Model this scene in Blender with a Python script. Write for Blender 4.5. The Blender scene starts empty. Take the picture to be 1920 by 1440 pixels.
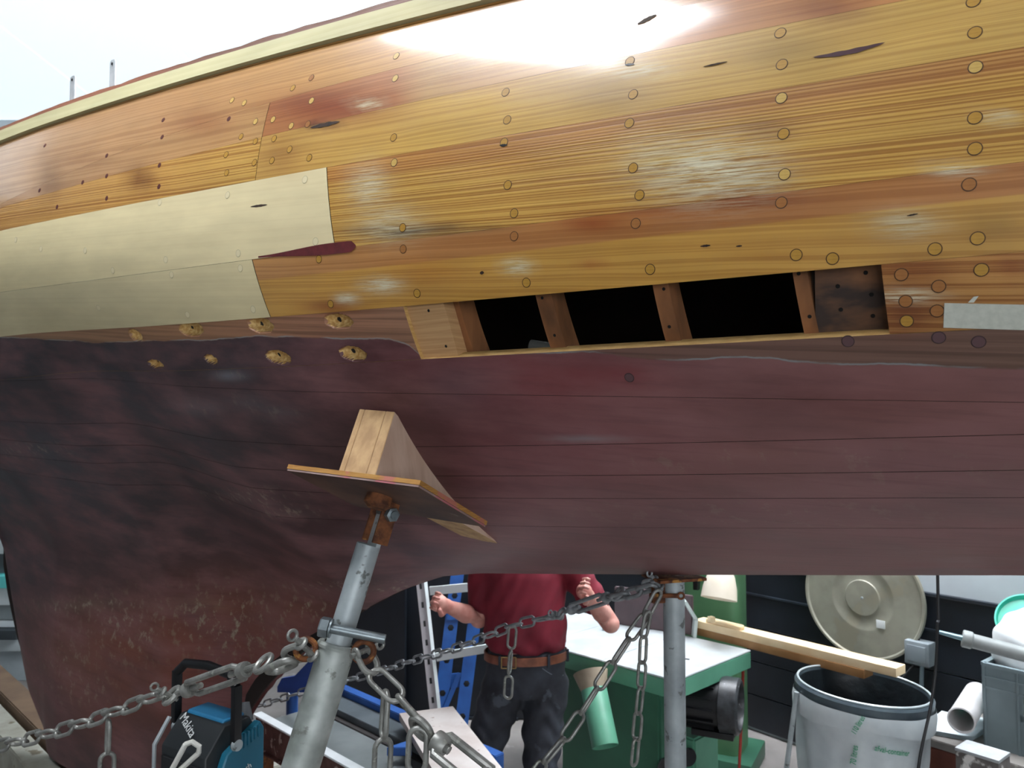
import bpy, bmesh, math, random
import numpy as np
from mathutils import Vector, Matrix
random.seed(7)
C = bpy.context.scene.collection
PI = math.pi
F = 1442.0                      # focal length in pixels of a 1920 wide frame
CAMZ = 2.05
PITCH = math.atan(70/F)

# ---------------------------------------------------------------- camera
cam_d = bpy.data.cameras.new('camera')
cam = bpy.data.objects.new('camera', cam_d); C.objects.link(cam)
cam_d.sensor_width = 36; cam_d.lens = 36*F/1920
cam.location = (0, 0, CAMZ)
cam.rotation_euler = (PI/2 + PITCH, 0, 0)
cam_d.clip_start = 0.02
cam_d.dof.use_dof = True; cam_d.dof.focus_distance = 1.45; cam_d.dof.aperture_fstop = 8.0
bpy.context.scene.camera = cam

# ---------------------------------------------------------------- world, light, exposure
sc = bpy.context.scene
world = bpy.data.worlds.new('world'); sc.world = world; world.use_nodes = True
world.node_tree.nodes['Background'].inputs[0].default_value = (0.85, 0.93, 1.0, 1)
world.node_tree.nodes['Background'].inputs[1].default_value = 0.6
sc.view_settings.view_transform = 'Standard'; sc.view_settings.look = 'None'
sc.view_settings.gamma = 1.0; sc.view_settings.exposure = 0.0
sc.view_settings.use_curve_mapping = False
# strengths: roof lights (last pair unseen, added as fill), then added fill behind camera
SKY_FILL = [26.0, .94, 30.0, 26.0]; REAR_FILL = 4.2

# ---------------------------------------------------------------- helpers
def lin(h):
    if isinstance(h, (tuple, list)): return tuple(h[:3])
    h = h.lstrip('#'); out = []
    for i in (0, 2, 4):
        c = int(h[i:i+2], 16)/255
        out.append(c/12.92 if c <= 0.04045 else ((c+0.055)/1.055)**2.4)
    return tuple(out)
def ray(px, py):
    d = Vector(((px-960)/F, 1.0, (720-py)/F))
    c, s = math.cos(PITCH), math.sin(PITCH)
    return Vector((d.x, d.y*c - d.z*s, d.y*s + d.z*c))
def at(px, py, Y):
    """world point on the sight line of a place in the photograph, Y metres ahead"""
    r = ray(px, py); r = r*(Y/r.y)
    return Vector((r.x, r.y, r.z + CAMZ))
def atz(px, py, z):
    r = ray(px, py); t = (z-CAMZ)/r.z
    return Vector((r.x*t, r.y*t, z))

def nd(nt, t, **kw):
    n = nt.nodes.new(t)
    for k, v in kw.items():
        if k.startswith('i_'):
            n.inputs[k[2:].replace('_', ' ')].default_value = v
        else: setattr(n, k, v)
    return n
def newmat(name):
    m = bpy.data.materials.new(name); m.use_nodes = True
    return m, m.node_tree, m.node_tree.nodes['Principled BSDF']
def rgba(c): return (*lin(c), 1)
def ramp(nt, fac, stops, interp='LINEAR'):
    r = nd(nt, 'ShaderNodeValToRGB'); r.color_ramp.interpolation = interp
    el = r.color_ramp.elements
    while len(el) < len(stops): el.new(0.5)
    for e, (p, c) in zip(el, stops):
        e.position = p; e.color = rgba(c) if not isinstance(c, float) else (c, c, c, 1)
    nt.links.new(fac, r.inputs[0]); return r.outputs[0]
def mixc(nt, fac, a, b, mode='MIX'):
    n = nd(nt, 'ShaderNodeMix', data_type='RGBA', blend_type=mode)
    for sock, v in ((n.inputs[0], fac), (n.inputs[6], a), (n.inputs[7], b)):
        if hasattr(v, 'is_linked'): nt.links.new(v, sock)
        elif isinstance(v, (int, float)): sock.default_value = v
        else: sock.default_value = rgba(v)
    return n.outputs[2]
def mth(nt, op, a, b=None, c=None):
    n = nd(nt, 'ShaderNodeMath', operation=op)
    for i, v in enumerate((a, b, c)):
        if v is None: continue
        if hasattr(v, 'is_linked'): nt.links.new(v, n.inputs[i])
        else: n.inputs[i].default_value = v
    return n.outputs[0]
def noise(nt, vec, scale, detail=4, rough=0.55, stretch=None):
    if stretch:
        mp = nd(nt, 'ShaderNodeMapping'); mp.inputs['Scale'].default_value = stretch
        nt.links.new(vec, mp.inputs[0]); vec = mp.outputs[0]
    n = nd(nt, 'ShaderNodeTexNoise'); n.inputs['Scale'].default_value = scale
    n.inputs['Detail'].default_value = detail; n.inputs['Roughness'].default_value = rough
    nt.links.new(vec, n.inputs['Vector']); return n.outputs[0]
def bump(nt, b, height, strength=0.2, dist=0.002):
    n = nd(nt, 'ShaderNodeBump'); n.inputs['Strength'].default_value = strength
    n.inputs['Distance'].default_value = dist
    nt.links.new(height, n.inputs['Height']); nt.links.new(n.outputs[0], b.inputs['Normal'])
_mats = {}
def mat(name, c1, c2=None, rough=0.5, metal=0.0, scale=8, stretch=(1, 1, 1), lo=0.35, hi=0.65, bmp=0.0, bd=0.002,
        spec=0.5, emit=None, spots=None, rvar=0.0, coat=0.0):
    """general worn surface: two colours mixed by object-space noise, optional spots of a third"""
    if name in _mats: return _mats[name]
    m, nt, b = newmat(name)
    b.inputs['Roughness'].default_value = rough; b.inputs['Metallic'].default_value = metal
    b.inputs['Specular IOR Level'].default_value = spec
    if coat: b.inputs['Coat Weight'].default_value = coat; b.inputs['Coat Roughness'].default_value = .08
    tc = nd(nt, 'ShaderNodeTexCoord')
    f = noise(nt, tc.outputs['Object'], scale, stretch=stretch)
    if c2 is not None:
        col = ramp(nt, f, [(lo, c1), (hi, c2)])
        if spots:
            g = noise(nt, tc.outputs['Object'], spots[1], 5)
            g = ramp(nt, g, [(spots[2], 0.0), (min(spots[2]+.05, 1), 1.0)])
            col = mixc(nt, g, col, spots[0])
        nt.links.new(col, b.inputs['Base Color'])
    else: b.inputs['Base Color'].default_value = rgba(c1)
    if rvar:
        nt.links.new(mth(nt, 'MULTIPLY_ADD', f, rvar, rough-rvar/2), b.inputs['Roughness'])
    if bmp: bump(nt, b, f, bmp, bd)
    if emit:
        b.inputs['Emission Color'].default_value = rgba(emit[0]); b.inputs['Emission Strength'].default_value = emit[1]
    _mats[name] = m; return m

def tag(o, label=None, cat=None, group=None, kind=None):
    if label: o['label'] = label
    if cat: o['category'] = cat
    if group: o['group'] = group
    if kind: o['kind'] = kind
    return o
def thing(name, label, cat, loc=(0, 0, 0), rot=(0, 0, 0), group=None):
    o = bpy.data.objects.new(name, None); C.objects.link(o); o.empty_display_size = .05
    o.location = loc; o.rotation_euler = rot
    return tag(o, label, cat, group)
def link(name, me, parent=None, mats=None, smooth=None):
    o = bpy.data.objects.new(name, me); C.objects.link(o)
    if mats is not None and not me.materials:
        for m in (mats if isinstance(mats, (list, tuple)) else [mats]): me.materials.append(m)
    if parent: o.parent = parent
    return o
def shade(me, ang=None):
    if ang is None:
        for p in me.polygons: p.use_smooth = True
        return me
    bm = bmesh.new(); bm.from_mesh(me)
    for f in bm.faces: f.smooth = True
    for e in bm.edges:
        e.smooth = len(e.link_faces) == 2 and e.calc_face_angle(0) < math.radians(ang)
    bm.to_mesh(me); bm.free(); return me
def fin(name, bm, mats, parent=None, smooth=35, loc=None):
    me = bpy.data.meshes.new(name)
    bmesh.ops.recalc_face_normals(bm, faces=bm.faces)
    bm.to_mesh(me); bm.free()
    if smooth: shade(me, smooth)
    o = link(name, me, parent, mats)
    if loc is not None: o.location = loc
    return o
def frame(d, up=(0, 0, 1)):
    """matrix whose Z runs along d"""
    z = Vector(d).normalized(); u = Vector(up)
    if abs(z.dot(u)) > 0.98: u = Vector((0, 1, 0)) if abs(z.y) < .9 else Vector((1, 0, 0))
    x = u.cross(z).normalized(); y = z.cross(x)
    return Matrix((x, y, z)).transposed()
def bx(bm, c, s, rot=None, bev=0.0, mi=0):
    r = bmesh.ops.create_cube(bm, size=1.0)
    vs = r['verts']; M = Matrix.Translation(Vector(c))
    if rot is not None: M = M @ (rot.to_4x4() if not isinstance(rot, (int, float)) else Matrix.Rotation(rot, 4, 'Z'))
    M = M @ Matrix.Diagonal((*s, 1))
    bmesh.ops.transform(bm, matrix=M, verts=vs)
    fs = list({f for v in vs for f in v.link_faces})
    for f in fs: f.material_index = mi
    if bev:
        es = list({e for v in vs for e in v.link_edges})
        r2 = bmesh.ops.bevel(bm, geom=es, offset=bev, segments=2, affect='EDGES', profile=.7)
        for f in r2['faces']: f.material_index = mi
    return vs
def tube(bm, pts, r, n=12, cap=True, mi=0):
    """tube through points; r one radius or a list"""
    pts = [Vector(p) for p in pts]; rs = r if isinstance(r, (list, tuple)) else [r]*len(pts)
    rings = []; prev = None
    for i, p in enumerate(pts):
        d = (pts[min(i+1, len(pts)-1)] - pts[max(i-1, 0)])
        if d.length < 1e-9: d = Vector((0, 0, 1))
        d.normalize()
        if prev is None: x = frame(d).col[0].copy()
        else:
            x = prev - d*prev.dot(d)
            x = x.normalized() if x.length > 1e-6 else frame(d).col[0].copy()
        prev = x; y = d.cross(x)
        rings.append([bm.verts.new(p + (x*math.cos(2*PI*k/n) + y*math.sin(2*PI*k/n))*rs[i]) for k in range(n)])
    for a, b in zip(rings, rings[1:]):
        for k in range(n):
            f = bm.faces.new((a[k], a[(k+1) % n], b[(k+1) % n], b[k])); f.material_index = mi
    if cap:
        f = bm.faces.new(rings[0][::-1]); f.material_index = mi
        f = bm.faces.new(rings[-1]); f.material_index = mi
    return rings
def lathe(bm, prof, origin=(0, 0, 0), axis=(0, 0, 1), n=32, mi=0, cap=False):
    M = frame(axis); o = Vector(origin); rings = []
    for (r, h) in prof:
        rings.append([bm.verts.new(o + M @ Vector((r*math.cos(2*PI*k/n), r*math.sin(2*PI*k/n), h))) for k in range(n)])
    for a, b in zip(rings, rings[1:]):
        for k in range(n):
            f = bm.faces.new((a[k], a[(k+1) % n], b[(k+1) % n], b[k])); f.material_index = mi
    if cap:
        for rg in (rings[0], rings[-1]):
            f = bm.faces.new(rg); f.material_index = mi
def prism(bm, poly, M, th, mi=0, bev=0.0):
    """poly of (x, y) in the plane of 4x4 M, extruded th along its z"""
    a = [bm.verts.new(M @ Vector((x, y, 0))) for x, y in poly]
    b = [bm.verts.new(M @ Vector((x, y, th))) for x, y in poly]
    fs = [bm.faces.new(a[::-1]), bm.faces.new(b)]
    n = len(poly)
    for k in range(n): fs.append(bm.faces.new((a[k], a[(k+1) % n], b[(k+1) % n], b[k])))
    for f in fs: f.material_index = mi
    if bev:
        es = list({e for v in a+b for e in v.link_edges})
        bmesh.ops.bevel(bm, geom=es, offset=bev, segments=1, affect='EDGES')
def rounded(pts, r, n=4):
    out = []; N = len(pts)
    for i in range(N):
        p = Vector(pts[i]); a = (Vector(pts[i-1])-p); b = (Vector(pts[(i+1) % N])-p)
        rr = min(r, a.length*.45, b.length*.45)
        pa = p + a.normalized()*rr; pb = p + b.normalized()*rr
        for k in range(n+1):
            t = k/n; q = pa*(1-t)**2 + p*2*t*(1-t) + pb*t*t
            out.append((q.x, q.y))
    return out
def M4(loc, xdir, ydir):
    x = Vector(xdir).normalized(); y = Vector(ydir); y = (y - x*y.dot(x)).normalized(); z = x.cross(y)
    m = Matrix((x, y, z)).transposed().to_4x4(); m.translation = Vector(loc); return m

# ---------------------------------------------------------------- the boat's shape
NV = Vector((.5547, .8320, 0)); EV = Vector((.8320, -.5547, 0))     # across the boat / along it
D0 = 1.156; HB = 0.84
def sstep(a, b, x):
    t = min(max((x-a)/(b-a), 0), 1); return t*t*(3-2*t)
def interp(tab, x): return float(np.interp(x, [t[0] for t in tab], [t[1] for t in tab]))
def plane_sz(px, py, w):
    r = ray(px, py); t = (D0+w)/(r.x*NV.x + r.y*NV.y); P = r*t
    return P.x*EV.x + P.y*EV.y, P.z
FOOT = []
for px, py in ((1920,1079),(1700,1079),(1300,1078),(1000,1076),(900,1075),(830,1081),(760,1105),(690,1141),(620,1190),(560,1236),(520,1275),(480,1325),(455,1385),(445,1440)):
    FOOT.append(plane_sz(px, py, HB))
FOOT.append((-2.74, -1.64)); FOOT.append((-4.05, -1.64))
for px, py in ((100,1362),(60,1292),(38,1210),(20,1120),(6,1010),(0,975)): FOOT.append(plane_sz(px, py, HB))
FOOT.append((-4.86, -.50)); FOOT.append((-5.6, -.36)); FOOT.insert(0, (1.6, -.19))
FOOT.sort()
def foot(s): return interp(FOOT, s)
def zw(s): return interp([(-5.6, .75), (-2.77, .56), (0, .33), (1.6, .20)], s)
def bez(p0, p1, p2, p3, t):
    a = (1-t)**3; b = 3*t*(1-t)**2; c = 3*t*t*(1-t); d = t**3
    return a*p0[0]+b*p1[0]+c*p2[0]+d*p3[0], a*p0[1]+b*p1[1]+c*p2[1]+d*p3[1]
SV = np.concatenate([np.arange(-5.6, -4.9, .1), np.arange(-4.9, -3.9, .03), np.arange(-3.9, 1.61, .05)])
VV = np.arange(-1.0, 2.9, .01)
def section(s):
    f = foot(s); z0 = zw(s)
    k = sstep(-1.35, -2.6, s) if s > -3.6 else sstep(-4.95, -4.6, s)
    th = .10*k*min(1, max(0.12, (s+4.8)/.9))*min(1, max(.2, (-2.5-s)/.5) if s > -3 else 1)
    wk = HB - th
    zt = max(f, -.66)
    P0 = (0, z0); P1 = (0, z0-.40)
    P2a = (HB-.50, f+.15); P2b = (wk-.02, zt+.30)
    P2 = (P2a[0]*(1-k)+P2b[0]*k, P2a[1]*(1-k)+P2b[1]*k); P3 = (wk, zt)
    pts = [bez(P0, P1, P2, P3, i/60) for i in range(61)]
    if f < zt-1e-4:
        for i in range(1, 31):
            z = zt + (f-zt)*i/30; pts.append((wk + (.035*(i/30)**3)*k, z))
    up = []
    for i in range(60, 0, -1):
        z = z0 + i*.9/60; up.append((.16*((z-z0)/.6)**2, z))
    allp = np.array(up+pts); seg = np.hypot(*np.diff(allp, axis=0).T)
    arc = np.concatenate([[0], np.cumsum(seg)]); arc -= arc[60]
    return arc, allp
TW = np.zeros((len(SV), len(VV))); TZ = np.zeros_like(TW); VF = np.zeros(len(SV))
for i, s in enumerate(SV):
    arc, ap = section(float(s)); VF[i] = arc[-1]
    TW[i] = np.interp(VV, arc, ap[:, 0]); TZ[i] = np.interp(VV, arc, ap[:, 1])
def vfoot(s): return float(np.interp(s, SV, VF))
def wz(s, v):
    i = int(np.searchsorted(SV, s)) - 1; i = min(max(i, 0), len(SV)-2)
    a = (s-SV[i])/(SV[i+1]-SV[i]); j = (v+1.0)/.01; j = min(max(j, 0), len(VV)-1.001); j0 = int(j); b = j-j0
    def q(T): return (T[i, j0]*(1-b)+T[i, j0+1]*b)*(1-a) + (T[i+1, j0]*(1-b)+T[i+1, j0+1]*b)*a
    return q(TW), q(TZ)
def surf(s, v, off=0.0):
    w, z = wz(s, v)
    P = EV*s + NV*(D0+w); P = Vector((P.x, P.y, z+CAMZ))
    if off: P += hnorm(s, v)*off
    return P
def hnorm(s, v):
    h = .01
    def p(a, b):
        w, z = wz(a, b); q = EV*a + NV*(D0+w); return Vector((q.x, q.y, z))
    vf = vfoot(s)
    if v+h > vf: v = vf-h*1.2
    a = p(s+.03, v)-p(s-.03, v); b = p(s, v+h)-p(s, v-h)
    n = a.cross(b)
    if n.length < 1e-9: return Vector((-NV.x, -NV.y, 0))
    n.normalize()
    if n.dot(Vector((-NV.x, -NV.y, -.3))) < 0: n = -n
    return n
def w_at(s, z):
    i = int(np.searchsorted(SV, s)) - 1; i = min(max(i, 0), len(SV)-2)
    a = (s-SV[i])/(SV[i+1]-SV[i])
    wa = np.interp(-z, -TZ[i], TW[i]); wb = np.interp(-z, -TZ[i+1], TW[i+1])
    va = np.interp(-z, -TZ[i], VV); vb = np.interp(-z, -TZ[i+1], VV)
    return wa*(1-a)+wb*a, va*(1-a)+vb*a
def hit(px, py):
    """(s, v) where the sight line of a place in the photograph meets the planking"""
    r = ray(px, py); rn = r.x*NV.x+r.y*NV.y; re = r.x*EV.x+r.y*EV.y
    def g(t):
        s = re*t; z = r.z*t
        w, v = w_at(s, z); return rn*t-D0-w
    t = .5/rn; st = .01
    while g(t) < 0 and t < 12: t += st
    lo, hi = t-st, t
    for _ in range(30):
        m = (lo+hi)/2
        if g(m) < 0: lo = m
        else: hi = m
    s = re*hi; return s, float(w_at(s, r.z*hi)[1])
def hitP(px, py, off=0.0):
    s, v = hit(px, py); return surf(s, v, off)
def seam(px_pts, deg=2, ext=()):
    """seam as v(s), fitted through places seen in the photograph"""
    sv = [hit(*p) for p in px_pts] + list(ext)
    co = np.polyfit([a for a, b in sv], [b for a, b in sv], deg)
    return lambda s, co=co: float(np.polyval(co, s))

# ================================================================ THE ROOM
def quad(bm, a, b, c, d, mi=0):
    f = bm.faces.new([bm.verts.new(Vector(p)) for p in (a, b, c, d)]); f.material_index = mi; return f
m_floor = mat('floor_concrete', '#8f8a86', '#6c6866', rough=.6, scale=1.6, spots=('#9a9693', 2.5, .6), bmp=.1)
m_ceil = mat('ceiling_paint', '#c9ced0', '#bdc3c6', rough=.8, scale=1)
m_white = mat('white_wall', '#c3ccd0', '#b4bdc2', rough=.7, scale=2)
m_dark = mat('dark_wall_board', '#1d242d', '#12171e', rough=.45, scale=3, bmp=.1, spots=('#39424a', 14, .72))
m_trimdark = mat('dark_trim', '#2a323b', '#1b2129', rough=.4, scale=6)
m_sky_fill = [mat('translucent_roof_panel_%d' % i, '#eef6fa', rough=.6, emit=('#e9f5ff' if i == 1 else '#f6f8ff', k)) for i, k in enumerate(SKY_FILL)]
m_rear_fill = mat('window_daylight', '#eef6fa', rough=.4, emit=('#f6f9ff', REAR_FILL))
ZC = 5.0
bm = bmesh.new(); bx(bm, (0, 3, -.1), (30, 26, .2)); tag(fin('floor', bm, m_floor, smooth=None), kind='structure')
# ceiling with openings for the roof lights and the added fill panels
LIGHTS = [(-2.0, -0.95, .35, 2.1), (-7.5, -.3, 3.75, 7.6), (1.9, 3.1, 1.7, 3.5), (.3, 3.2, 3.75, 6.5)]  # last pair of openings: unseen, added as fill for the background
xs = sorted({-15, 15, *[a for l in LIGHTS for a in l[:2]]}); ys = sorted({-10, 16, *[a for l in LIGHTS for a in l[2:]]})
bm = bmesh.new()
for x0, x1 in zip(xs, xs[1:]):
    for y0, y1 in zip(ys, ys[1:]):
        cx, cy = (x0+x1)/2, (y0+y1)/2
        if any(l[0] < cx < l[1] and l[2] < cy < l[3] for l in LIGHTS): continue
        bx(bm, (cx, cy, ZC+.06), (x1-x0, y1-y0, .12))
bmesh.ops.remove_doubles(bm, verts=bm.verts, dist=1e-4)
tag(fin('ceiling', bm, m_ceil, smooth=None), kind='structure')
for i, (x0, x1, y0, y1) in enumerate(LIGHTS):
    root = None
    bm = bmesh.new()
    for q in ((x0, x0+.05, y0, y1), (x1-.05, x1, y0, y1), (x0, x1, y0, y0+.05), (x0, x1, y1-.05, y1)):
        bx(bm, ((q[0]+q[1])/2, (q[2]+q[3])/2, ZC+.03), (q[1]-q[0], q[3]-q[2], .1))
    root = tag(fin('window_%d' % (i+1), bm, m_white, smooth=None), kind='structure')
    n = max(1, round((x1-x0)/1.2)); w = (x1-x0)/n
    for k in range(n):
        bm = bmesh.new(); bx(bm, (x0+w*(k+.5), (y0+y1)/2, ZC+.07), (w-.012, y1-y0, .02))
        fin('pane', bm, m_sky_fill[i], root, smooth=None)
# walls
WD = Vector((.627, -.779, 0)); WP = Vector((2.11, 4.6, 0))           # the dark boarded wall on the right
def wall(name, a, b, z0, z1, m, th=.12, side=1):
    a = Vector(a); b = Vector(b); d = (b-a).normalized(); n = Vector((-d.y, d.x, 0))*side
    bm = bmesh.new(); c = (a+b)/2 + n*th/2
    bx(bm, (c.x, c.y, (z0+z1)/2), ((b-a).length, th, z1-z0), math.atan2(d.y, d.x))
    return tag(fin(name, bm, m, smooth=None), kind='structure')
c0 = WP - WD*4.0; c1 = WP + WD*8.0
wr = wall('wall_right', c0, c1, 0, ZC, m_white, side=1)
wd_n = Vector((-.779, -.627, 0))                                     # out of that wall, into the room
ang = math.atan2(WD.y, WD.x)
# boards of the dark dado, with recessed joints, and its cap batten
zs_ = [0.02, .24, .46, .68, .895, 1.085]
for k, (za, zb) in enumerate(zip(zs_, zs_[1:])):
    bm = bmesh.new(); c = WP + WD*2.0 + wd_n*.012
    bx(bm, (c.x, c.y, (za+zb)/2), (12.0, .024, zb-za-.008), ang, bev=.003)
    fin('dado_board', bm, m_dark, wr, smooth=None)
for z in (1.095, .90):
    bm = bmesh.new(); c = WP + WD*2.0 + wd_n*.022
    bx(bm, (c.x, c.y, z), (12.0, .034, .014), ang, bev=.003)
    fin('dado_batten', bm, m_trimdark, wr, smooth=None)
b1 = c0 - EV*12
wb = wall('wall_back', c0, b1, 0, ZC, m_white, side=-1)
bm = bmesh.new(); c = (c0+b1)/2 - NV*.012
bx(bm, (c.x, c.y, .9), (12, .024, 1.8), math.atan2(EV.y, EV.x)); fin('dado_board', bm, m_dark, wb, smooth=None)
wall('wall_left', (-10.4, 14.4, 0), (-10.4, -5, 0), 0, ZC, m_white, side=-1)
wf = wall('wall_front', (-10.4, -5, 0), (9, -5, 0), 0, ZC, m_white, side=-1)
bm = bmesh.new()
for q in ((-1.56, -1.5, 1.2, 3.5), (4.5, 4.56, 1.2, 3.5), (-1.56, 4.56, 1.14, 1.2), (-1.56, 4.56, 3.5, 3.56)):
    bx(bm, ((q[0]+q[1])/2, -4.97, (q[2]+q[3])/2), (q[1]-q[0], .08, q[3]-q[2]))
wn = tag(fin('window_5', bm, m_white, smooth=None), kind='structure')  # unseen glowing panel added behind the camera as fill for the topsides
for k in range(4):
    bm = bmesh.new(); bx(bm, (-1.5+1.5*(k+.5), -4.985, 2.35), (1.46, .01, 2.3)); fin('pane', bm, m_rear_fill, wn, smooth=None)

# ================================================================ THE BOAT
boat = thing('boat', 'wooden yacht hull with varnished amber planking above and dull red bottom below', 'boat', (0, 0, 0))
def hexlerp(a, b, t): 
    a = lin(a) if isinstance(a, str) else a; b = lin(b) if isinstance(b, str) else b
    return tuple(x*(1-t)+y*t for x, y in zip(a, b))
def proj(P):
    c, s = math.cos(PITCH), math.sin(PITCH)
    x, y, z = P.x, P.y, P.z-CAMZ
    yy = y*c + z*s; zz = -y*s + z*c
    return 960+F*x/yy, 720-F*zz/yy
def wood_material(name, grain=.5, fine=150, rough=.3, coat=.5, ridge=.0, wave=.012, crough=.2):
    m, nt, b = newmat(name)
    uv = nd(nt, 'ShaderNodeUVMap'); uv.uv_map = 'UVMap'
    oi = nd(nt, 'ShaderNodeObjectInfo')
    off = nd(nt, 'ShaderNodeCombineXYZ'); nt.links.new(mth(nt, 'MULTIPLY', oi.outputs['Random'], 37), off.inputs[0])
    nt.links.new(mth(nt, 'MULTIPLY', oi.outputs['Random'], 11), off.inputs[1])
    ad = nd(nt, 'ShaderNodeVectorMath', operation='ADD')
    nt.links.new(uv.outputs[0], ad.inputs[0]); nt.links.new(off.outputs[0], ad.inputs[1])
    # slow waviness of the grain
    wv = noise(nt, ad.outputs[0], 1, 2, stretch=(1.6, 7, 1))
    wy = nd(nt, 'ShaderNodeCombineXYZ'); nt.links.new(mth(nt, 'MULTIPLY_ADD', wv, wave, -wave/2), wy.inputs[1])
    ad2 = nd(nt, 'ShaderNodeVectorMath', operation='ADD')
    nt.links.new(ad.outputs[0], ad2.inputs[0]); nt.links.new(wy.outputs[0], ad2.inputs[1])
    g = noise(nt, ad2.outputs[0], 1, 2, .55, stretch=(.2, fine, 1))
    gr = ramp(nt, g, [(.43, (1.0-grain*.9, 1.0-grain*1.2, 1.0-grain*1.5)), (.55, (1.0, 1.0, 1.0))])
    g2 = noise(nt, ad2.outputs[0], 1, 3, .6, stretch=(.9, 22, 1))
    g2r = ramp(nt, g2, [(.3, (1.0-grain*.12, 1.0-grain*.22, 1.0-grain*.3)), (.62, (1.0, 1.0, 1.0))])
    blot = noise(nt, ad.outputs[0], 1, 3, .55, stretch=(4, 14, 1))
    br = ramp(nt, blot, [(.3, .84), (.7, 1.0)])
    at_ = nd(nt, 'ShaderNodeAttribute'); at_.attribute_name = 'tint'
    col = at_.outputs[0]
    col = mixc(nt, 1.0, col, gr, 'MULTIPLY'); col = mixc(nt, 1.0, col, g2r, 'MULTIPLY')
    col = mixc(nt, 1.0, col, br, 'MULTIPLY')
    # grain goes redder, not only darker
    col = mixc(nt, mth(nt, 'MULTIPLY', mth(nt, 'SUBTRACT', 1.0, gr), .2), col, '#8a4a1c')
    # pale sanding dust in the pores
    dn = noise(nt, ad.outputs[0], 1, 5, .7, stretch=(14, 300, 1))
    dm = mth(nt, 'MULTIPLY', at_.outputs['Alpha'], ramp(nt, dn, [(.42, 0.0), (.56, 1.0)]))
    col = mixc(nt, dm, col, '#d9d3b4')
    nt.links.new(col, b.inputs['Base Color'])
    rr = noise(nt, ad.outputs[0], 1, 4, .6, stretch=(7, 16, 1))
    nt.links.new(mth(nt, 'MULTIPLY_ADD', rr, .25, rough-.12), b.inputs['Roughness'])
    b.inputs['Coat Weight'].default_value = coat; b.inputs['Coat Roughness'].default_value = crough
    lump = noise(nt, ad.outputs[0], 1, 4, .6, stretch=(22, 60, 1))
    h = mth(nt, 'ADD', mth(nt, 'MULTIPLY', g, ridge), mth(nt, 'MULTIPLY', lump, .25))
    bump(nt, b, h, .45, .0022)
    return m
w_flat = wood_material('varnished_fir', grain=.2, fine=170, rough=.36, coat=1.0, ridge=.12, wave=.03, crough=.13)
w_rib = wood_material('ribbed_fir', grain=.42, fine=235, rough=.42, coat=.35, ridge=.8, wave=.01, crough=.25)
w_cream = wood_material('primed_new_plank', grain=.03, fine=90, rough=.55, coat=0, ridge=.0)
w_raw = wood_material('raw_sawn_wood', grain=.3, fine=200, rough=.7, coat=0, ridge=.6)

def red_material():
    m, nt, b = newmat('red_bottom_paint')
    uv = nd(nt, 'ShaderNodeUVMap'); uv.uv_map = 'UVMap'
    a1 = nd(nt, 'ShaderNodeAttribute'); a1.attribute_name = 'tint'       # bare wood, alpha = scratches
    a2 = nd(nt, 'ShaderNodeAttribute'); a2.attribute_name = 'paintcol'
    a3 = nd(nt, 'ShaderNodeAttribute'); a3.attribute_name = 'paint'      # metres below the paint edge
    v = uv.outputs[0]
    cl = noise(nt, v, 1, 5, .6, stretch=(3.2, 9, 1))
    col = mixc(nt, ramp(nt, cl, [(.40, 0.0), (.66, .55)]), a2.outputs[0], '#9a6c6c')
    st = noise(nt, v, 1, 4, .65, stretch=(4, 60, 1))
    col = mixc(nt, ramp(nt, st, [(.52, 0.0), (.75, .3)]), col, '#4b2a2b')
    dk = noise(nt, v, 1, 3, .55, stretch=(1.7, 3.1, 1))
    col = mixc(nt, ramp(nt, dk, [(.45, 0.0), (.65, .35)]), col, '#3f3334')
    # chips and scratches down to the filler
    ch = noise(nt, v, 1, 6, .7, stretch=(26, 20, 1))
    chm = mth(nt, 'MULTIPLY', a1.outputs['Alpha'], ramp(nt, ch, [(.54, 0.0), (.62, 1.0)]))
    col = mixc(nt, chm, col, '#a99c86')
    fs = noise(nt, v, 1, 5, .7, stretch=(9, 120, 1))
    col = mixc(nt, ramp(nt, fs, [(.68, 0.0), (.76, .4)]), col, '#94847f')
    # wood showing above the edge of the paint
    gr = noise(nt, v, 1, 3, .6, stretch=(1.4, 120, 1))
    wood = mixc(nt, 1.0, a1.outputs[0], ramp(nt, gr, [(.38, .62), (.58, 1.0)]), 'MULTIPLY')
    en = noise(nt, v, 1, 5, .6, stretch=(9, 9, 1))
    edge = mth(nt, 'ADD', a3.outputs['Fac'], mth(nt, 'MULTIPLY_ADD', en, .016, -.008))
    mask = ramp(nt, mth(nt, 'MULTIPLY_ADD', edge, 120, .5), [(.3, 0.0), (.7, 1.0)])
    out = mixc(nt, mask, wood, col)
    e2 = mth(nt, 'SUBTRACT', 1.0, mth(nt, 'MINIMUM', mth(nt, 'MULTIPLY', mth(nt, 'ABSOLUTE', mth(nt, 'ADD', edge, .0012)), 420), 1.0))
    gp = ramp(nt, noise(nt, v, 1, 3, .6, stretch=(5, 2, 1)), [(.42, 0.0), (.55, .8)])
    out = mixc(nt, mth(nt, 'MULTIPLY', e2, gp), out, '#8f9a9c')
    nt.links.new(out, b.inputs['Base Color'])
    b.inputs['Roughness'].default_value = .48; b.inputs['Specular IOR Level'].default_value = .4
    nt.links.new(mth(nt, 'MULTIPLY_ADD', cl, .3, .33), b.inputs['Roughness'])
    bump(nt, b, mth(nt, 'ADD', st, mth(nt, 'MULTIPLY', ch, .5)), .25, .0012)
    return m
w_red = red_material()
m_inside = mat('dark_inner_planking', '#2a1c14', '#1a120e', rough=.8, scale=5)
m_fresh = mat('fresh_cut_wood', '#c9a468', '#b08a4e', rough=.65, scale=30, stretch=(1, 1, 6), bmp=.2)

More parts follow.
